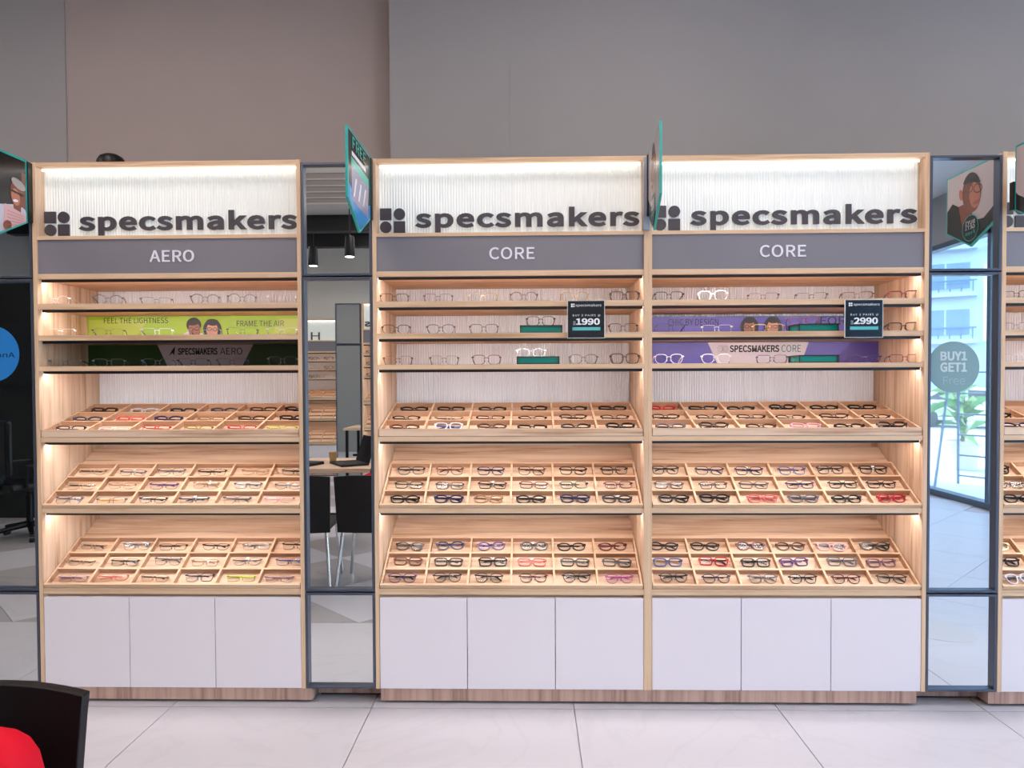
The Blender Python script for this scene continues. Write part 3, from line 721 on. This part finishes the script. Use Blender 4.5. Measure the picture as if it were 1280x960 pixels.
b, bx, bz = banner('shelf_banner', XP+T+.002, 1.733, Z['r3t']+.0002, Z['r3t']+.113, .40, PURP, 'purple banner with pale central panel, third shelf of its cabinet')
flat('print', [(.945-bx, 0), (1.352-bx, 0), (1.392-bx, .113), (.895-bx, .113)], -.0004, PALE, b)
flat('print', [(1.50-bx, 0), (1.733-bx, 0), (1.733-bx, .113), (1.60-bx, .113)], -.0004, PURP_D, b)
text_fit('lettering', 'SPECSMAKERS', 1.003-bx, 1.247-bx, 1.590-bz, 1.625-bz, -.001, INK, b, bold=.014)
text_fit('lettering', 'CORE', 1.258-bx, 1.353-bx, 1.590-bz, 1.625-bz, -.001, TEALINK, b, bold=.0)
for cxx in (.957, .982):
    ring = MB(); o_ = disc_poly(cxx-bx, 1.608-bz, .0155, .0155, 24); i_ = disc_poly(cxx-bx, 1.608-bz, .0125, .0125, 24)
    ring.add([(p[0], -.001, p[1]) for p in o_+i_], [(k, (k+1) % 24, 24+(k+1) % 24, 24+k) for k in range(24)]).build('print', mat('print_grey_ring', (120, 116, 124), .4), b)
def price_card(cx, zb, price, label):
    s = .165; r = empty('price_card', (cx, -.022, zb), label, 'price card', 'acrylic price cards', rot=(0, 0, 0))
    box('acrylic_holder', (-s/2, .0, 0), (s/2, .003, s), ACRYLIC, r)
    box('foot_lip', (-s/2, -.006, -.002), (s/2, .028, .0), ACRYLIC, r)
    box('printed_card', (-s/2+.003, -.0015, .002), (s/2-.003, -.0003, s-.002), SIGN_DARK, r)
    fr = MB(); e = .0022
    fr.box((-s/2, -.002, 0), (s/2, .004, e)); fr.box((-s/2, -.002, s-e), (s/2, .004, s)); fr.box((-s/2, -.002, e), (-s/2+e, .004, s-e)); fr.box((s/2-e, -.002, e), (s/2, .004, s-e))
    fr.build('acrylic_edge', mat('acrylic_edge', (206, 214, 214), .3), r)
    y = -.0016
    u = .0075
    flat('print', [(-.066, .136), (-.066+u, .136), (-.066+u, .136+u), (-.066, .136+u)], y, SIGN_WHITE, r, .0003)
    flat('print', [(-.066, .145), (-.066+u, .145), (-.066+u, .145+u-.001), (-.066, .145+u-.001)], y, SIGN_WHITE, r, .0003)
    flat('print', disc_poly(-.0535, .1485, .0036, .0036, 12), y, SIGN_WHITE, r, .0003); flat('print', disc_poly(-.0535, .1395, .0036, .0036, 12), y, SIGN_WHITE, r, .0003)
    text_fit('lettering', 'specsmakers', -.046, .067, .136, .150, y, SIGN_WHITE, r, bold=.0, thick=.0004)
    text_fit('lettering', 'BUY 2 PAIRS @', -.058, .062, .094, .104, y, SIGN_WHITE, r, bold=.0, thick=.0004, space=1.15)
    text_fit('lettering', price, -.044, .060, .058, .087, y, SIGN_WHITE, r, bold=.014, thick=.0004)
    text_fit('lettering', '\u20b9', -.056, -.047, .058, .074, y, SIGN_WHITE, r, bold=.0, thick=.0004)
    flat('print', [(-.060, .034), (.062, .034), (.062, .048), (-.060, .048)], y, SIGN_TEAL, r, .0003)
    return r
price_card(.2575, 1.638, '1990', 'dark square price card reading 1990 on banner-free cabinet')
price_card(1.4635, 1.634, '2990', 'dark square price card reading 2990 on purple-bannered cabinet')

# ------------------------------------------------------------------ flag posters standing out from the cabinets
PENT_W, PENT_H, PENT_D = .39, .275, .097
def flag_poster(x, y_far, yaw, label, art, zt=2.437, bh=1.):
    """pentagon board at right angles to the wall; local x runs from the wall (0) into the room, local z up; front faces local -y"""
    r = empty('flag_poster', (x, y_far, zt-PENT_H-PENT_D), label, 'poster', 'pentagon flag posters', rot=(0, 0, R(-90+yaw)))
    w_, h, d = PENT_W, PENT_H, PENT_D
    pent = lambda e: [(e, d+e*.3), (w_/2, e*1.15), (w_-e, d+e*.3), (w_-e, d+h-e), (e, d+h-e)]
    MB().prism(pent(0), 0, .010).build('board', TEAL_EDGE, r)
    for s, yy in ((-1, -.0006), (1, .0100)):
        art(r, yy, s, pent, w_, h, d)
    box('wall_bracket', (-.026, -.006, d+.005), (.0, .016, d+.005+(h-.01)*bh), BOXBLACK, r)
    return r
def in_poly_clip(poly, clip):
    out = poly[:]
    n = len(clip)
    for i in range(n):
        a, b2 = clip[i], clip[(i+1) % n]; res = []
        def side(p): return (b2[0]-a[0])*(p[1]-a[1])-(b2[1]-a[1])*(p[0]-a[0])
        for j in range(len(out)):
            p, q2 = out[j], out[(j+1) % len(out)]; sp, sq_ = side(p), side(q2)
            if sp >= 0: res.append(p)
            if sp*sq_ < 0:
                t = sp/(sp-sq_); res.append((p[0]+t*(q2[0]-p[0]), p[1]+t*(q2[1]-p[1])))
        out = res
        if not out: break
    return out
def layer(r, poly, clip, yy, s, lev, m):
    p = in_poly_clip(poly, clip)
    if len(p) < 3: return
    t = .0003; y0 = yy+s*lev*t if s > 0 else yy-lev*t
    MB().prism(p, y0, y0+(.0004 if s > 0 else .0004)).build('print', m, r)
P_DARK = mat('poster_dark', (20, 20, 24), .25); P_GREYPINK = mat('poster_grey_pink', (206, 192, 192), .25); P_JACKET = mat('poster_black_jacket', (18, 14, 18), .25)
P_SKIN = mat('poster_skin', (132, 74, 58), .25); P_SKIN_L = mat('poster_skin_light', (190, 120, 96), .25); P_HAIR = mat('poster_hair', (16, 14, 16), .25); P_PAPER = mat('poster_paper', (222, 178, 180), .25)
P_SHIRT = mat('poster_shirt', (202, 200, 214), .25); P_BADGE = mat('poster_badge', (12, 22, 28), .25); P_BLUE = mat('poster_blue', (40, 140, 210), .25); P_BROWN = mat('poster_brown', (120, 84, 70), .25)
P_SILVER = mat('poster_silver_hair', (168, 160, 158), .25); P_TEALTXT = mat('poster_teal_print', (60, 190, 170), .3); P_LILAC = mat('poster_lilac', (150, 142, 170), .25)
def rot_ell(cx, cz, rx, rz, a, n=26): return [(cx+rx*math.cos(t)*math.cos(a)-rz*math.sin(t)*math.sin(a), cz+rx*math.cos(t)*math.sin(a)+rz*math.sin(t)*math.cos(a)) for t in [2*PI*i/n for i in range(n)]]
def mirror_x(poly, w_, s): return poly if s < 0 else [(w_-p[0], p[1]) for p in poly][::-1]
def art_man(r, yy, s, pent, w_, h, d):
    c = pent(.008); M = lambda p: mirror_x(p, w_, s)
    layer(r, c, c, yy, s, 0, P_GREYPINK)
    layer(r, M([(0, 0), (w_, 0), (w_, .20), (.34, .235), (.27, .20), (.20, .12), (.10, .115), (.02, .16), (0, .18)]), c, yy, s, 1, P_JACKET)
    layer(r, M([(.17, .10), (.26, .10), (.29, .21), (.20, .215)]), c, yy, s, 2, P_SKIN)
    layer(r, M(rot_ell(.19, .250, .070, .092, R(-12))), c, yy, s, 3, P_SKIN)
    layer(r, M(rot_ell(.272, .262, .014, .028, R(-12))), c, yy, s, 3, P_SKIN_L)
    layer(r, M(rot_ell(.165, .235, .040, .062, R(-12))), c, yy, s, 4, P_SKIN_L)
    layer(r, M(in_poly_clip(rot_ell(.19, .252, .073, .098, R(-12)), [(-1, .17), (1, .39), (1, 1), (-1, 1)])), c, yy, s, 5, P_HAIR)
    for cx, cz in ((.142, .262), (.212, .277)):
        o_ = rot_ell(cx, cz, .034, .022, R(-168)); i_ = rot_ell(cx, cz, .029, .017, R(-168)); n = len(o_)
        y0 = yy-6*.0003 if s < 0 else yy+6*.0003+.0004
        fx = (lambda p: p) if s < 0 else (lambda p: (w_-p[0], p[1]))
        MB().add([(fx(p)[0], y0, p[1]) for p in o_+i_], [(k, (k+1) % n, n+(k+1) % n, n+k) for k in range(n)]).build('print', SPECS, r)
    layer(r, M([(.122, .286), (.165, .293), (.165, .299), (.122, .291)]), c, yy, s, 6, P_HAIR); layer(r, M([(.190, .300), (.236, .304), (.236, .311), (.190, .307)]), c, yy, s, 6, P_HAIR)
    layer(r, M(rot_ell(.150, .200, .026, .008, R(-8))), c, yy, s, 6, LIP)
    layer(r, rot_ell(w_/2, .088, .062, .062, 0), c, yy, s, 7, TEAL_EDGE)
    layer(r, rot_ell(w_/2, .088, .058, .058, 0), c, yy, s, 8, P_BADGE)
    for body, z0, z1, m in (('BUY1', .104, .124, SIGN_WHITE), ('GET1', .082, .101, SIGN_WHITE), ('Free', .056, .074, P_TEALTXT)):
        hw = .036
        t = text_fit('lettering', body, -hw, hw, z0, z1, 0, m, r, bold=.0, thick=.0004)
        t.location = (w_/2, yy-.0032 if s < 0 else yy+.0036, 0)
        if s > 0: t.rotation_euler = (0, 0, PI)
def art_reader(r, yy, s, pent, w_, h, d):
    c = pent(.010); M = lambda p: mirror_x(p, w_, s)
    layer(r, c, c, yy, s, 0, P_DARK)
    layer(r, M([(.345, .10), (.39, .10), (.39, .31), (.355, .31)]), c, yy, s, 1, P_BROWN)
    layer(r, M([(.05, .0), (w_, 0), (w_, .105), (.375, .150), (.335, .165), (.29, .155), (.22, .14), (.12, .10)]), c, yy, s, 2, P_SHIRT)
    layer(r, M([(.305, .12), (.345, .12), (.350, .17), (.30, .17)]), c, yy, s, 3, P_SKIN)
    layer(r, M(rot_ell(.325, .205, .040, .058, R(12))), c, yy, s, 4, P_SKIN)
    layer(r, M(rot_ell(.316, .192, .026, .036, R(12))), c, yy, s, 5, P_SKIN_L)
    layer(r, M(rot_ell(.334, .252, .044, .020, R(-18))), c, yy, s, 6, P_SILVER)
    layer(r, M([(.286, .212), (.362, .204), (.362, .212), (.286, .221)]), c, yy, s, 7, SPECS)
    layer(r, M(rot_ell(.314, .176, .016, .006, R(8))), c, yy, s, 7, SIGN_WHITE)
    layer(r, M([(.240, .035), (.372, .062), (.366, .128), (.250, .150)]), c, yy, s, 8, P_PAPER)
    for k in range(5): layer(r, M([(.262, .062+k*.015), (.355, .076+k*.010), (.355, .078+k*.010), (.262, .065+k*.015)]), c, yy, s, 9, mat('poster_print_line', (170, 120, 124), .3))
    layer(r, M(rot_ell(.262, .060, .026, .020, R(30))), c, yy, s, 9, P_SKIN)
def art_offer(r, yy, s, pent, w_, h, d):
    c = pent(.010); M = lambda p: mirror_x(p, w_, s)
    layer(r, c, c, yy, s, 0, P_DARK)
    layer(r, M([(0, 0), (w_, 0), (w_, .16), (.20, .10), (0, .16)]), c, yy, s, 1, P_BLUE)
    layer(r, M([(.06, .10), (.33, .09), (.36, .24), (.05, .25)]), c, yy, s, 2, P_LILAC)
    layer(r, M([(.05, .235), (.35, .225), (.35, .262), (.05, .268)]), c, yy, s, 3, P_TEALTXT)
    layer(r, M([(.06, .275), (.30, .275), (.30, .292), (.06, .292)]), c, yy, s, 4, SIGN_WHITE)
    for k in range(3): layer(r, M([(.08+k*.08, .12), (.10+k*.08, .12), (.14+k*.08, .20), (.12+k*.08, .20)]), c, yy, s, 4, SIGN_WHITE)
    for body, x0, x1, z0, z1, m in (('FREE', -.13, .10, .305, .350, P_TEALTXT),):
        t = text_fit('lettering', body, x0, x1, z0, z1, 0, m, r, bold=.0, thick=.0004)
        t.location = (w_/2, yy-.0026 if s < 0 else yy+.0030, 0)
        if s > 0: t.rotation_euler = (0, 0, PI)
flag_poster(-2.226, -.030, 0, 'pentagon poster of a man reading, beside the green-bannered cabinet', art_reader)
flag_poster(-.697, -.030, 0, 'dark pentagon offer poster with a blue tip, beside mirror reflecting chairs', art_offer)
flag_poster(.5285, -.030, -3.5, 'pentagon poster seen edge-on between banner-free and purple-bannered cabinets', art_man)
flag_poster(2.098, -.032, 0, 'pentagon poster of man in black jacket, beside mirror reflecting storefront', art_man, 2.450, .45)
br = setp(box('poster_bracket', (.5225-.012, -.020, 2.11), (.5225+.014, -.001, 2.425), mat('bracket_grey', (150, 160, 178), .35, metal=.3)), 'grey metal poster bracket on the post between two cabinets', 'bracket')
dome = empty('dome_lamp', (-1.936, .14, Z['tt']), 'black dome lamp peeking over the top of green-bannered cabinet', 'lamp')
MB().lathe([(.060, 0), (.062, .02), (.060, .045), (.050, .063), (.030, .075), (.004, .079)], 24).build('shade', BLACK, dome, smooth=True)
MB().lathe([(.05, 0), (.05, .004)], 16, (0, 0, 0)).build('base', BOXBLACK, dome)


# ------------------------------------------------------------------ black chairs, bag, table, laptops
def make_chair(x, y, rz, label):
    """origin on the floor below the seat centre; the back is on local +y, the sitter faces -y"""
    r = empty('visitor_chair', (x, y, 0), label, 'chair', 'black visitor chairs with chrome legs', rot=(0, 0, rz))
    # backrest: curved shell with thickness
    mb = MB(); nu, nv = 14, 8; th = .026
    def surf(u, v, o):
        wx = .198+.012*v; a = (u-.5)*2
        bow = .026*(a*a)                 # the wings come forward
        z = .40+.408*v-(.012*a*a if v > .9 else 0)
        yy = .205+.045*v-bow+o
        return (a*wx, yy, z)
    for o in (0, th):
        for j in range(nv+1):
            for i in range(nu+1): mb.v.append(surf(i/nu, j/nv, o))
    N = (nu+1)*(nv+1)
    for j in range(nv):
        for i in range(nu):
            a = j*(nu+1)+i; q4 = [a, a+1, a+nu+2, a+nu+1]; mb.f.append(q4); mb.f.append([v+N for v in q4][::-1]); mb.mi += [0, 0]
    for j in range(nv):
        for i in (0, nu):
            a = j*(nu+1)+i; mb.f.append([a, a+nu+1, a+nu+1+N, a+N]); mb.mi.append(0)
    for i in range(nu):
        for j in (0, nv):
            a = j*(nu+1)+i; mb.f.append([a, a+1, a+1+N, a+N]); mb.mi.append(0)
    mb.build('backrest', BLACK, r, smooth=True, bevel=.003)
    st_ = MB().prism([(-.205, -.22), (.205, -.22), (.200, .20), (-.200, .20)], .415, .452, 'z').build('seat', BLACK, r, bevel=.012)
    for sx in (-1, 1):
        for (ya, yb_) in ((-.17, -.21), (.17, .245)):
            MB().tube([(sx*.165, ya, .415), (sx*.205, yb_, 0)], .0115, 10).build('leg', CHROME, r, smooth=True)
    return r
CH_Y = -1.93
make_chair(-1.139, CH_Y, R(0), 'black shell chair holding a red bag, beside the camera')
make_chair(-1.60, CH_Y+.02, R(-4), 'black empty shell chair seen only in the mirror')
bag = empty('red_bag', (-1.068, -1.86, .453), 'red handbag with navy trim standing on black shell chair', 'bag')
mb = MB(); n = 36
for j, (zz, rx, ry) in enumerate([(0, .125, .055), (.03, .14, .068), (.16, .145, .072), (.25, .142, .066), (.290, .136, .058), (.318, .124, .046), (.336, .106, .032), (.346, .080, .018), (.35, .05, .008)]):
    for i in range(n):
        t = 2*PI*i/n; c, s_ = math.cos(t), math.sin(t)
        mb.v.append((rx*math.copysign(abs(c)**.45, c), ry*math.copysign(abs(s_)**.6, s_), zz))
for j in range(8):
    for i in range(n):
        a = j*n+i; b2 = j*n+(i+1) % n; mb.f.append([a, b2, b2+n, a+n]); mb.mi.append(0)
mb.f.append(list(range(n))[::-1]); mb.f.append([8*n+i for i in range(n)]); mb.mi += [0, 0]
mb.build('bag_body', RED, bag, smooth=True)
pk = MB().prism([(-.10, .05), (.06, .05), (.065, .28), (.04, .315), (-.08, .315), (-.105, .28)], -.083, -.066).build('front_pocket', NAVY, bag, bevel=.006)
MB().prism([(-.08, .07), (.035, .07), (.038, .27), (-.085, .27)], -.087, -.083).build('pocket_panel', RED, bag)
MB().tube([(-.06, .0, .345), (-.05, .02, .385), (.03, .025, .385), (.05, .0, .345)], .006, 8).build('handle', NAVY, bag, smooth=True)

tb = empty('consulting_table', (-2.0, -2.95, 0), 'oak topped table with laptops, seen in the mirrors', 'table')
box('table_top', (-.85, -.42, .715), (.85, .42, .75), OAK_X, tb, bevel=.003)
for sx in (-1, 1):
    for sy in (-1, 1): box('leg', (sx*.80-.02, sy*.37-.02, 0), (sx*.80+.02, sy*.37+.02, .715), BLACK, tb)
box('cross_bar', (-.80, -.02, .28), (.80, .02, .31), BLACK, tb)
def laptop(x, y, rz, label, opened):
    r = empty('laptop', (x, y, .75), label, 'laptop', 'black laptops on the table', rot=(0, 0, rz))
    kb = MB().box((-.17, -.12, 0), (.17, .12, .018)).build('base', BLACK, r, bevel=.004)
    if opened:
        for j in range(5):
            MB().box((-.15, -.03+j*.026, .018), (.15, -.010+j*.026, .0195)).build('key_row', BOXBLACK, kb)
        box('touch_pad', (-.05, -.105, .018), (.05, -.045, .0186), mat('touch_pad', (44, 44, 48), .35), kb)
        ln = box('screen', (-.17, 0, 0), (.17, .008, .23), BLACK, r, bevel=.003); ln.location = (0, .115, .018); ln.rotation_euler = (R(-18), 0, 0)
    else:
        box('screen', (-.17, -.12, .019), (.17, .12, .026), BLACK, r, bevel=.003)
    return r
laptop(-1.53, -2.83, R(238), 'open black laptop on oak table, reflected in mirror', True)
laptop(-1.95, -2.80, R(20), 'closed black laptop on oak table, reflected in mirror', False)
cup = setp(MB().lathe([(.026, 0), (.036, .09), (.038, .095), (.033, .092), (.024, .006)], 20).build('paper_cup', mat('cup_tan', (206, 170, 120), .6), None, smooth=True, loc=(-1.70, -2.95, .75)), 'small tan paper cup between two laptops on table', 'cup')

oc = empty('office_chair', (-4.72, -3.40, 0), 'black swivel office chair reflected in the leftmost mirror', 'chair', rot=(0, 0, R(35)))
MB().lathe([(.03, .12), (.03, .40), (.022, .40), (.022, .46)], 12).build('gas_column', BLACK, oc, smooth=True)
box('seat', (-.25, -.24, .46), (.25, .24, .54), BLACK, oc, bevel=.03)
box('backrest', (-.23, .20, .60), (.23, .26, 1.12), BLACK, oc, bevel=.03)
box('back_support', (-.04, .22, .44), (.04, .25, .65), BLACK, oc)
for sx in (-1, 1):
    MB().tube([(sx*.27, .12, .5), (sx*.30, .12, .70), (sx*.30, -.12, .70)], .018, 8).build('armrest', BLACK, oc, smooth=True)
for k in range(5):
    t = 2*PI*k/5+.3; lg = MB().tube([(0, 0, .13), (.30*math.cos(t), .30*math.sin(t), .085)], [.03, .018], 8).build('base_arm', BLACK, oc, smooth=True)
    MB().lathe([(.030, -.022), (.032, -.01), (.032, .01), (.030, .022)], 14).build('caster', BOXBLACK, oc, loc=(.30*math.cos(t), .30*math.sin(t), .033), rot=(R(90), 0, t))
tv = empty('wall_screen', (-5.90, -4.345, 1.445), 'black wall screen showing a blue disc, on the dark partition', 'screen', rot=(0, 0, PI))
box('bezel', (-.68, -.035, 0), (.75, 0, .645), BOXBLACK, tv)
BLUE_S = mat('screen_blue', (20, 60, 110), .3, emit=(40, 120, 190), egain=.55)
MB().prism(disc_poly(-.15, .33, .30, .30, 40), -.037, -.035).build('blue_disc', BLUE_S, tv)
text_fit('lettering', 'And', -.40, -.20, .29, .35, -.0372, mat('screen_ink', (10, 20, 60), .4), tv, bold=.0)

# ------------------------------------------------------------------ back of the room, seen in the mirrors
kids = kidmap()
def back_cabinet(x, y, label):
    c = copy_tree(cabM, kids); c.location = (x, y, 0); c.rotation_euler = (0, 0, PI); c['label'] = label; return c
back_cabinet(-.82, -5.5, 'oak display cabinet across the room, nearer one in mirror reflecting chairs')
back_cabinet(-2.62, -7.75, 'oak display cabinet across the room, farther one in mirror reflecting chairs')
far = [o for o in bpy.data.objects if o.name.startswith('display_cabinet') and o.get('label', '').startswith('oak display cabinet across the room, farther')][0]
for o in children(far):
    if o.name.startswith(('letter', 'emblem')): bpy.data.objects.remove(o)
for o in [q for q in bpy.data.objects if q.name.startswith('lettering') and q.parent and q.parent.name.startswith('header_board') and q.parent.parent.get('label', '').find('across the room') > 0]: bpy.data.objects.remove(o)
text_fit('letter', 'H', .61, .75, 2.12, 2.24, .055, LOGO, far, bold=.0, thick=.008)
mkids = kidmap()
mb_ = copy_tree(mir1, mkids); mb_.location = (-2.05, -5.5, 0); mb_.rotation_euler = (0, 0, PI); mb_['label'] = 'framed mirror across the room, visible inside the mirror reflecting chairs'
for zi, z_ in enumerate(('r1t', 'r2t', 'r3t')):
    for i in range(4):
        spectacles((-2.62-.25-.24*i, -7.75-.08, Z[z_]), (0, 0, PI), 'black' if (i+zi) % 3 else 'clear', 'square', 'full', False, f'spectacles across the room on {SHN[zi]} shelf, {ORD[i]} along, seen reflected', 'spectacles across the room')
for zi, z_ in enumerate(('r1t', 'r2t', 'r3t')):
    spectacles((-1.93, -5.5-.08, Z[z_]), (0, 0, PI), 'black', 'rectangular', 'full', False, f'black spectacles across the room, {SHN[zi]} shelf of nearer reflected cabinet', 'spectacles across the room')
VENT = mat('vent_beige', (238, 230, 216), .6)
vt = empty('ceiling_vent', (-2.35, -5.0, CEIL_Z), 'beige slatted air vent in the ceiling, reflected in mirror', 'air vent')
box('housing', (-1.0, -.75, -.05), (1.0, .75, 0), VENT, vt)
for k in range(5):
    box('slat', (-.85, -.62+k*.26, -.062), (.85, -.46+k*.26, -.05), mat('vent_slat', (186, 176, 166), .7), vt)
for i, yb_ in enumerate((-6.6, -7.7)):
    setp(box('ceiling_beam', (XL, yb_-.08, CEIL_Z-.22), (XR, yb_+.08, CEIL_Z), mat('beam_black', (30, 32, 34), .6)), None, None, kind='structure')
def track_light(x, y, label):
    t = empty('track_spotlight', (x, y, CEIL_Z), label, 'spotlight', 'black ceiling spotlights')
    MB().tube([(0, 0, 0), (0, 0, -.35)], .008, 8).build('rod', BLACK, t)
    MB().lathe([(.055, -.36), (.06, -.38), (.07, -.62), (.068, -.63)], 18).build('lamp_body', BLACK, t, smooth=True)
    MB().lathe([(.058, -.633), (.058, -.631)], 18).build('lamp_lens', mat('lamp_glow', (255, 255, 255), emit=(255, 248, 236), egain=6), t)
track_light(-3.05, -6.9, 'black cylinder spotlight hanging left in the mirror reflecting chairs')
track_light(-2.35, -6.2, 'black cylinder spotlight hanging right in the mirror reflecting chairs')

# ------------------------------------------------------------------ floor decal, street outside
dec = setp(MB().prism(rot_ell(2.32, -1.02, .30, .20, R(60), 40), .0, .0012, 'z').build('floor_decal', mat('decal_grey', (190, 186, 182), .35)), 'round grey floor decal reflected at foot of the bright mirror', 'floor decal')
struct(box('ground_terrace', (XR+.1, -30, -.10), (10.5, 6, -.02), mat('terrace_stone', (176, 186, 192), .6, var=.06, vscale=1.5)))
struct(box('ground_street', (10.5, -50, -.25), (40, 15, -.16), mat('asphalt', (150, 152, 156), .85, var=.08, vscale=2)))
pt = empty('potted_plant', (7.2, -8.7, -.02), 'leafy plant in a pale planter outside the storefront', 'plant')
MB().lathe([(.20, 0), (.27, .40), (.30, .42), (.30, .47), (.27, .47), (.25, .42)], 24).build('planter', mat('planter_pale', (226, 218, 210), .6), pt, smooth=True)
MB().lathe([(.255, .43), (.01, .44)], 18).build('soil', mat('soil', (70, 56, 44), .9), pt)
LEAF = mat('leaf_green', (96, 150, 66), .5, var=.2, vscale=9)
random.seed(3)
leaf = MB().add([(0, 0, 0), (.09, -.05, .16), (.30, 0, .26), (.09, .05, .16), (.50, 0, .16)], [(0, 1, 3), (1, 2, 3), (1, 4, 2), (2, 4, 3)]).mesh('leaf', [LEAF])
for k in range(34):
    hz = random.uniform(.45, 1.15); l = link('leaf', leaf, None, pt, (random.uniform(-.08, .08), random.uniform(-.08, .08), hz), (0, R(random.uniform(-35, 25)), random.uniform(0, 2*PI))); s_ = random.uniform(.7, 1.3); l.scale = (s_, s_, s_)
for k in range(4): MB().tube([(0, 0, .43), (.05*math.cos(k*1.6), .05*math.sin(k*1.6), .8), (.10*math.cos(k*1.6), .10*math.sin(k*1.6), 1.15)], [.02, .015, .008], 6).build('stem', mat('stem_brown', (110, 90, 60), .8), pt)
fr_ = empty('metal_rack', (6.08, -6.5, -.02), 'blue-grey metal rack standing outside the storefront', 'rack', rot=(0, 0, R(60)))
STEEL = mat('rack_steel', (84, 110, 140), .4, metal=.4)
for sx in (-1, 1):
    for sy in (-1, 1): MB().tube([(sx*.42, sy*.28, 0), (sx*.32, sy*.08, 1.75)], .018, 8).build('leg', STEEL, fr_)
for k in range(6):
    f_ = k/6; MB().tube([(-.42+.1*f_, -.28+.2*f_, 1.75*f_+.12), (.42-.1*f_, -.28+.2*f_, 1.75*f_+.12)], .012, 8).build('rung', STEEL, fr_)
def car(x, y, rz, rgb, label):
    c = empty('parked_car', (x, y, -.16), label, 'car', 'cars parked across the street', rot=(0, 0, rz))
    m = mat('car_'+label.split()[0], rgb, .25)
    prof = [(-2.0, .25), (2.0, .25), (2.05, .55), (1.95, .72), (1.1, .86), (.55, 1.32), (-.75, 1.42), (-1.55, .98), (-2.0, .88), (-2.08, .55)]
    MB().prism(prof, -.82, .82).build('car_body', m, c, bevel=.05)
    gl = mat('car_glass', (40, 52, 62), .1)
    for s in (-1, 1):
        MB().prism([(-1.30, .95), (-.70, 1.34), (-.12, 1.30), (-.12, .95)], s*.825, s*.80).build('side_window', gl, c)
        MB().prism([(-.04, .95), (-.04, 1.29), (.50, 1.26), (.90, .93)], s*.825, s*.80).build('side_window', gl, c)
        for wx in (-1.25, 1.3):
            MB().lathe([(.32, -.1), (.34, -.06), (.34, .06), (.32, .1), (.18, .105)], 22).build('wheel', BOXBLACK, c, loc=(wx, s*.78, .34), rot=(R(90), 0, 0))
    return c
car(19.6, -29.0, R(35), (214, 52, 84), 'red hatchback parked outside, reflected in the bright mirror')
car(15.3, -21.5, R(40), (228, 230, 234), 'white hatchback parked outside, reflected in the bright mirror')
bd = empty('street_building', (27, -42, -.2), 'pale balconied building across the street, behind a white vertical sign', 'building', rot=(0, 0, R(-60)))
PB = mat('building_pale', (196, 212, 222), .8); PBW = mat('building_window', (104, 138, 160), .15)
box('wall', (0, -12, 0), (8, 12, 22), PB, bd)
for fl in range(6):
    z_ = 1.0+fl*2.9
    for k in range(5):
        y_ = -10.6+k*4.3
        wn_ = box('window', (-.06, y_, z_+.6), (.02, y_+2.6, z_+2.2), PBW, bd)
        box('window_bar', (-.09, y_+1.25, z_+.6), (-.06, y_+1.35, z_+2.2), PB, wn_)
        sl = box('balcony_slab', (-.9, y_-.35, z_+.05), (0, y_+2.95, z_+.30), PB, bd)
        for q_ in range(6): box('baluster', (-.88, y_-.3+q_*.6, z_+.30), (-.82, y_-.22+q_*.6, z_+.95), STEEL, sl)
        box('rail', (-.9, y_-.35, z_+.95), (-.82, y_+2.95, z_+1.05), STEEL, sl)
sg = empty('vertical_sign', (19.3, -26.85, 3.1), 'white vertical sign with stacked dark letters across the street', 'sign', rot=(0, 0, R(210)))
box('sign_board', (-.26, 0, 0), (.26, .12, 3.2), mat('sign_board_white', (240, 242, 244), .5), sg)
for k, ch in enumerate('TAPASYA'):
    text_fit('letter', ch, -.13, .13, 2.60-k*.36, 2.84-k*.36, -.002, mat('sign_letter', (40, 50, 60), .5), sg, thick=.01, bold=.0)
box('post', (-.05, .02, -3.3), (.05, .10, 0), STEEL, sg)
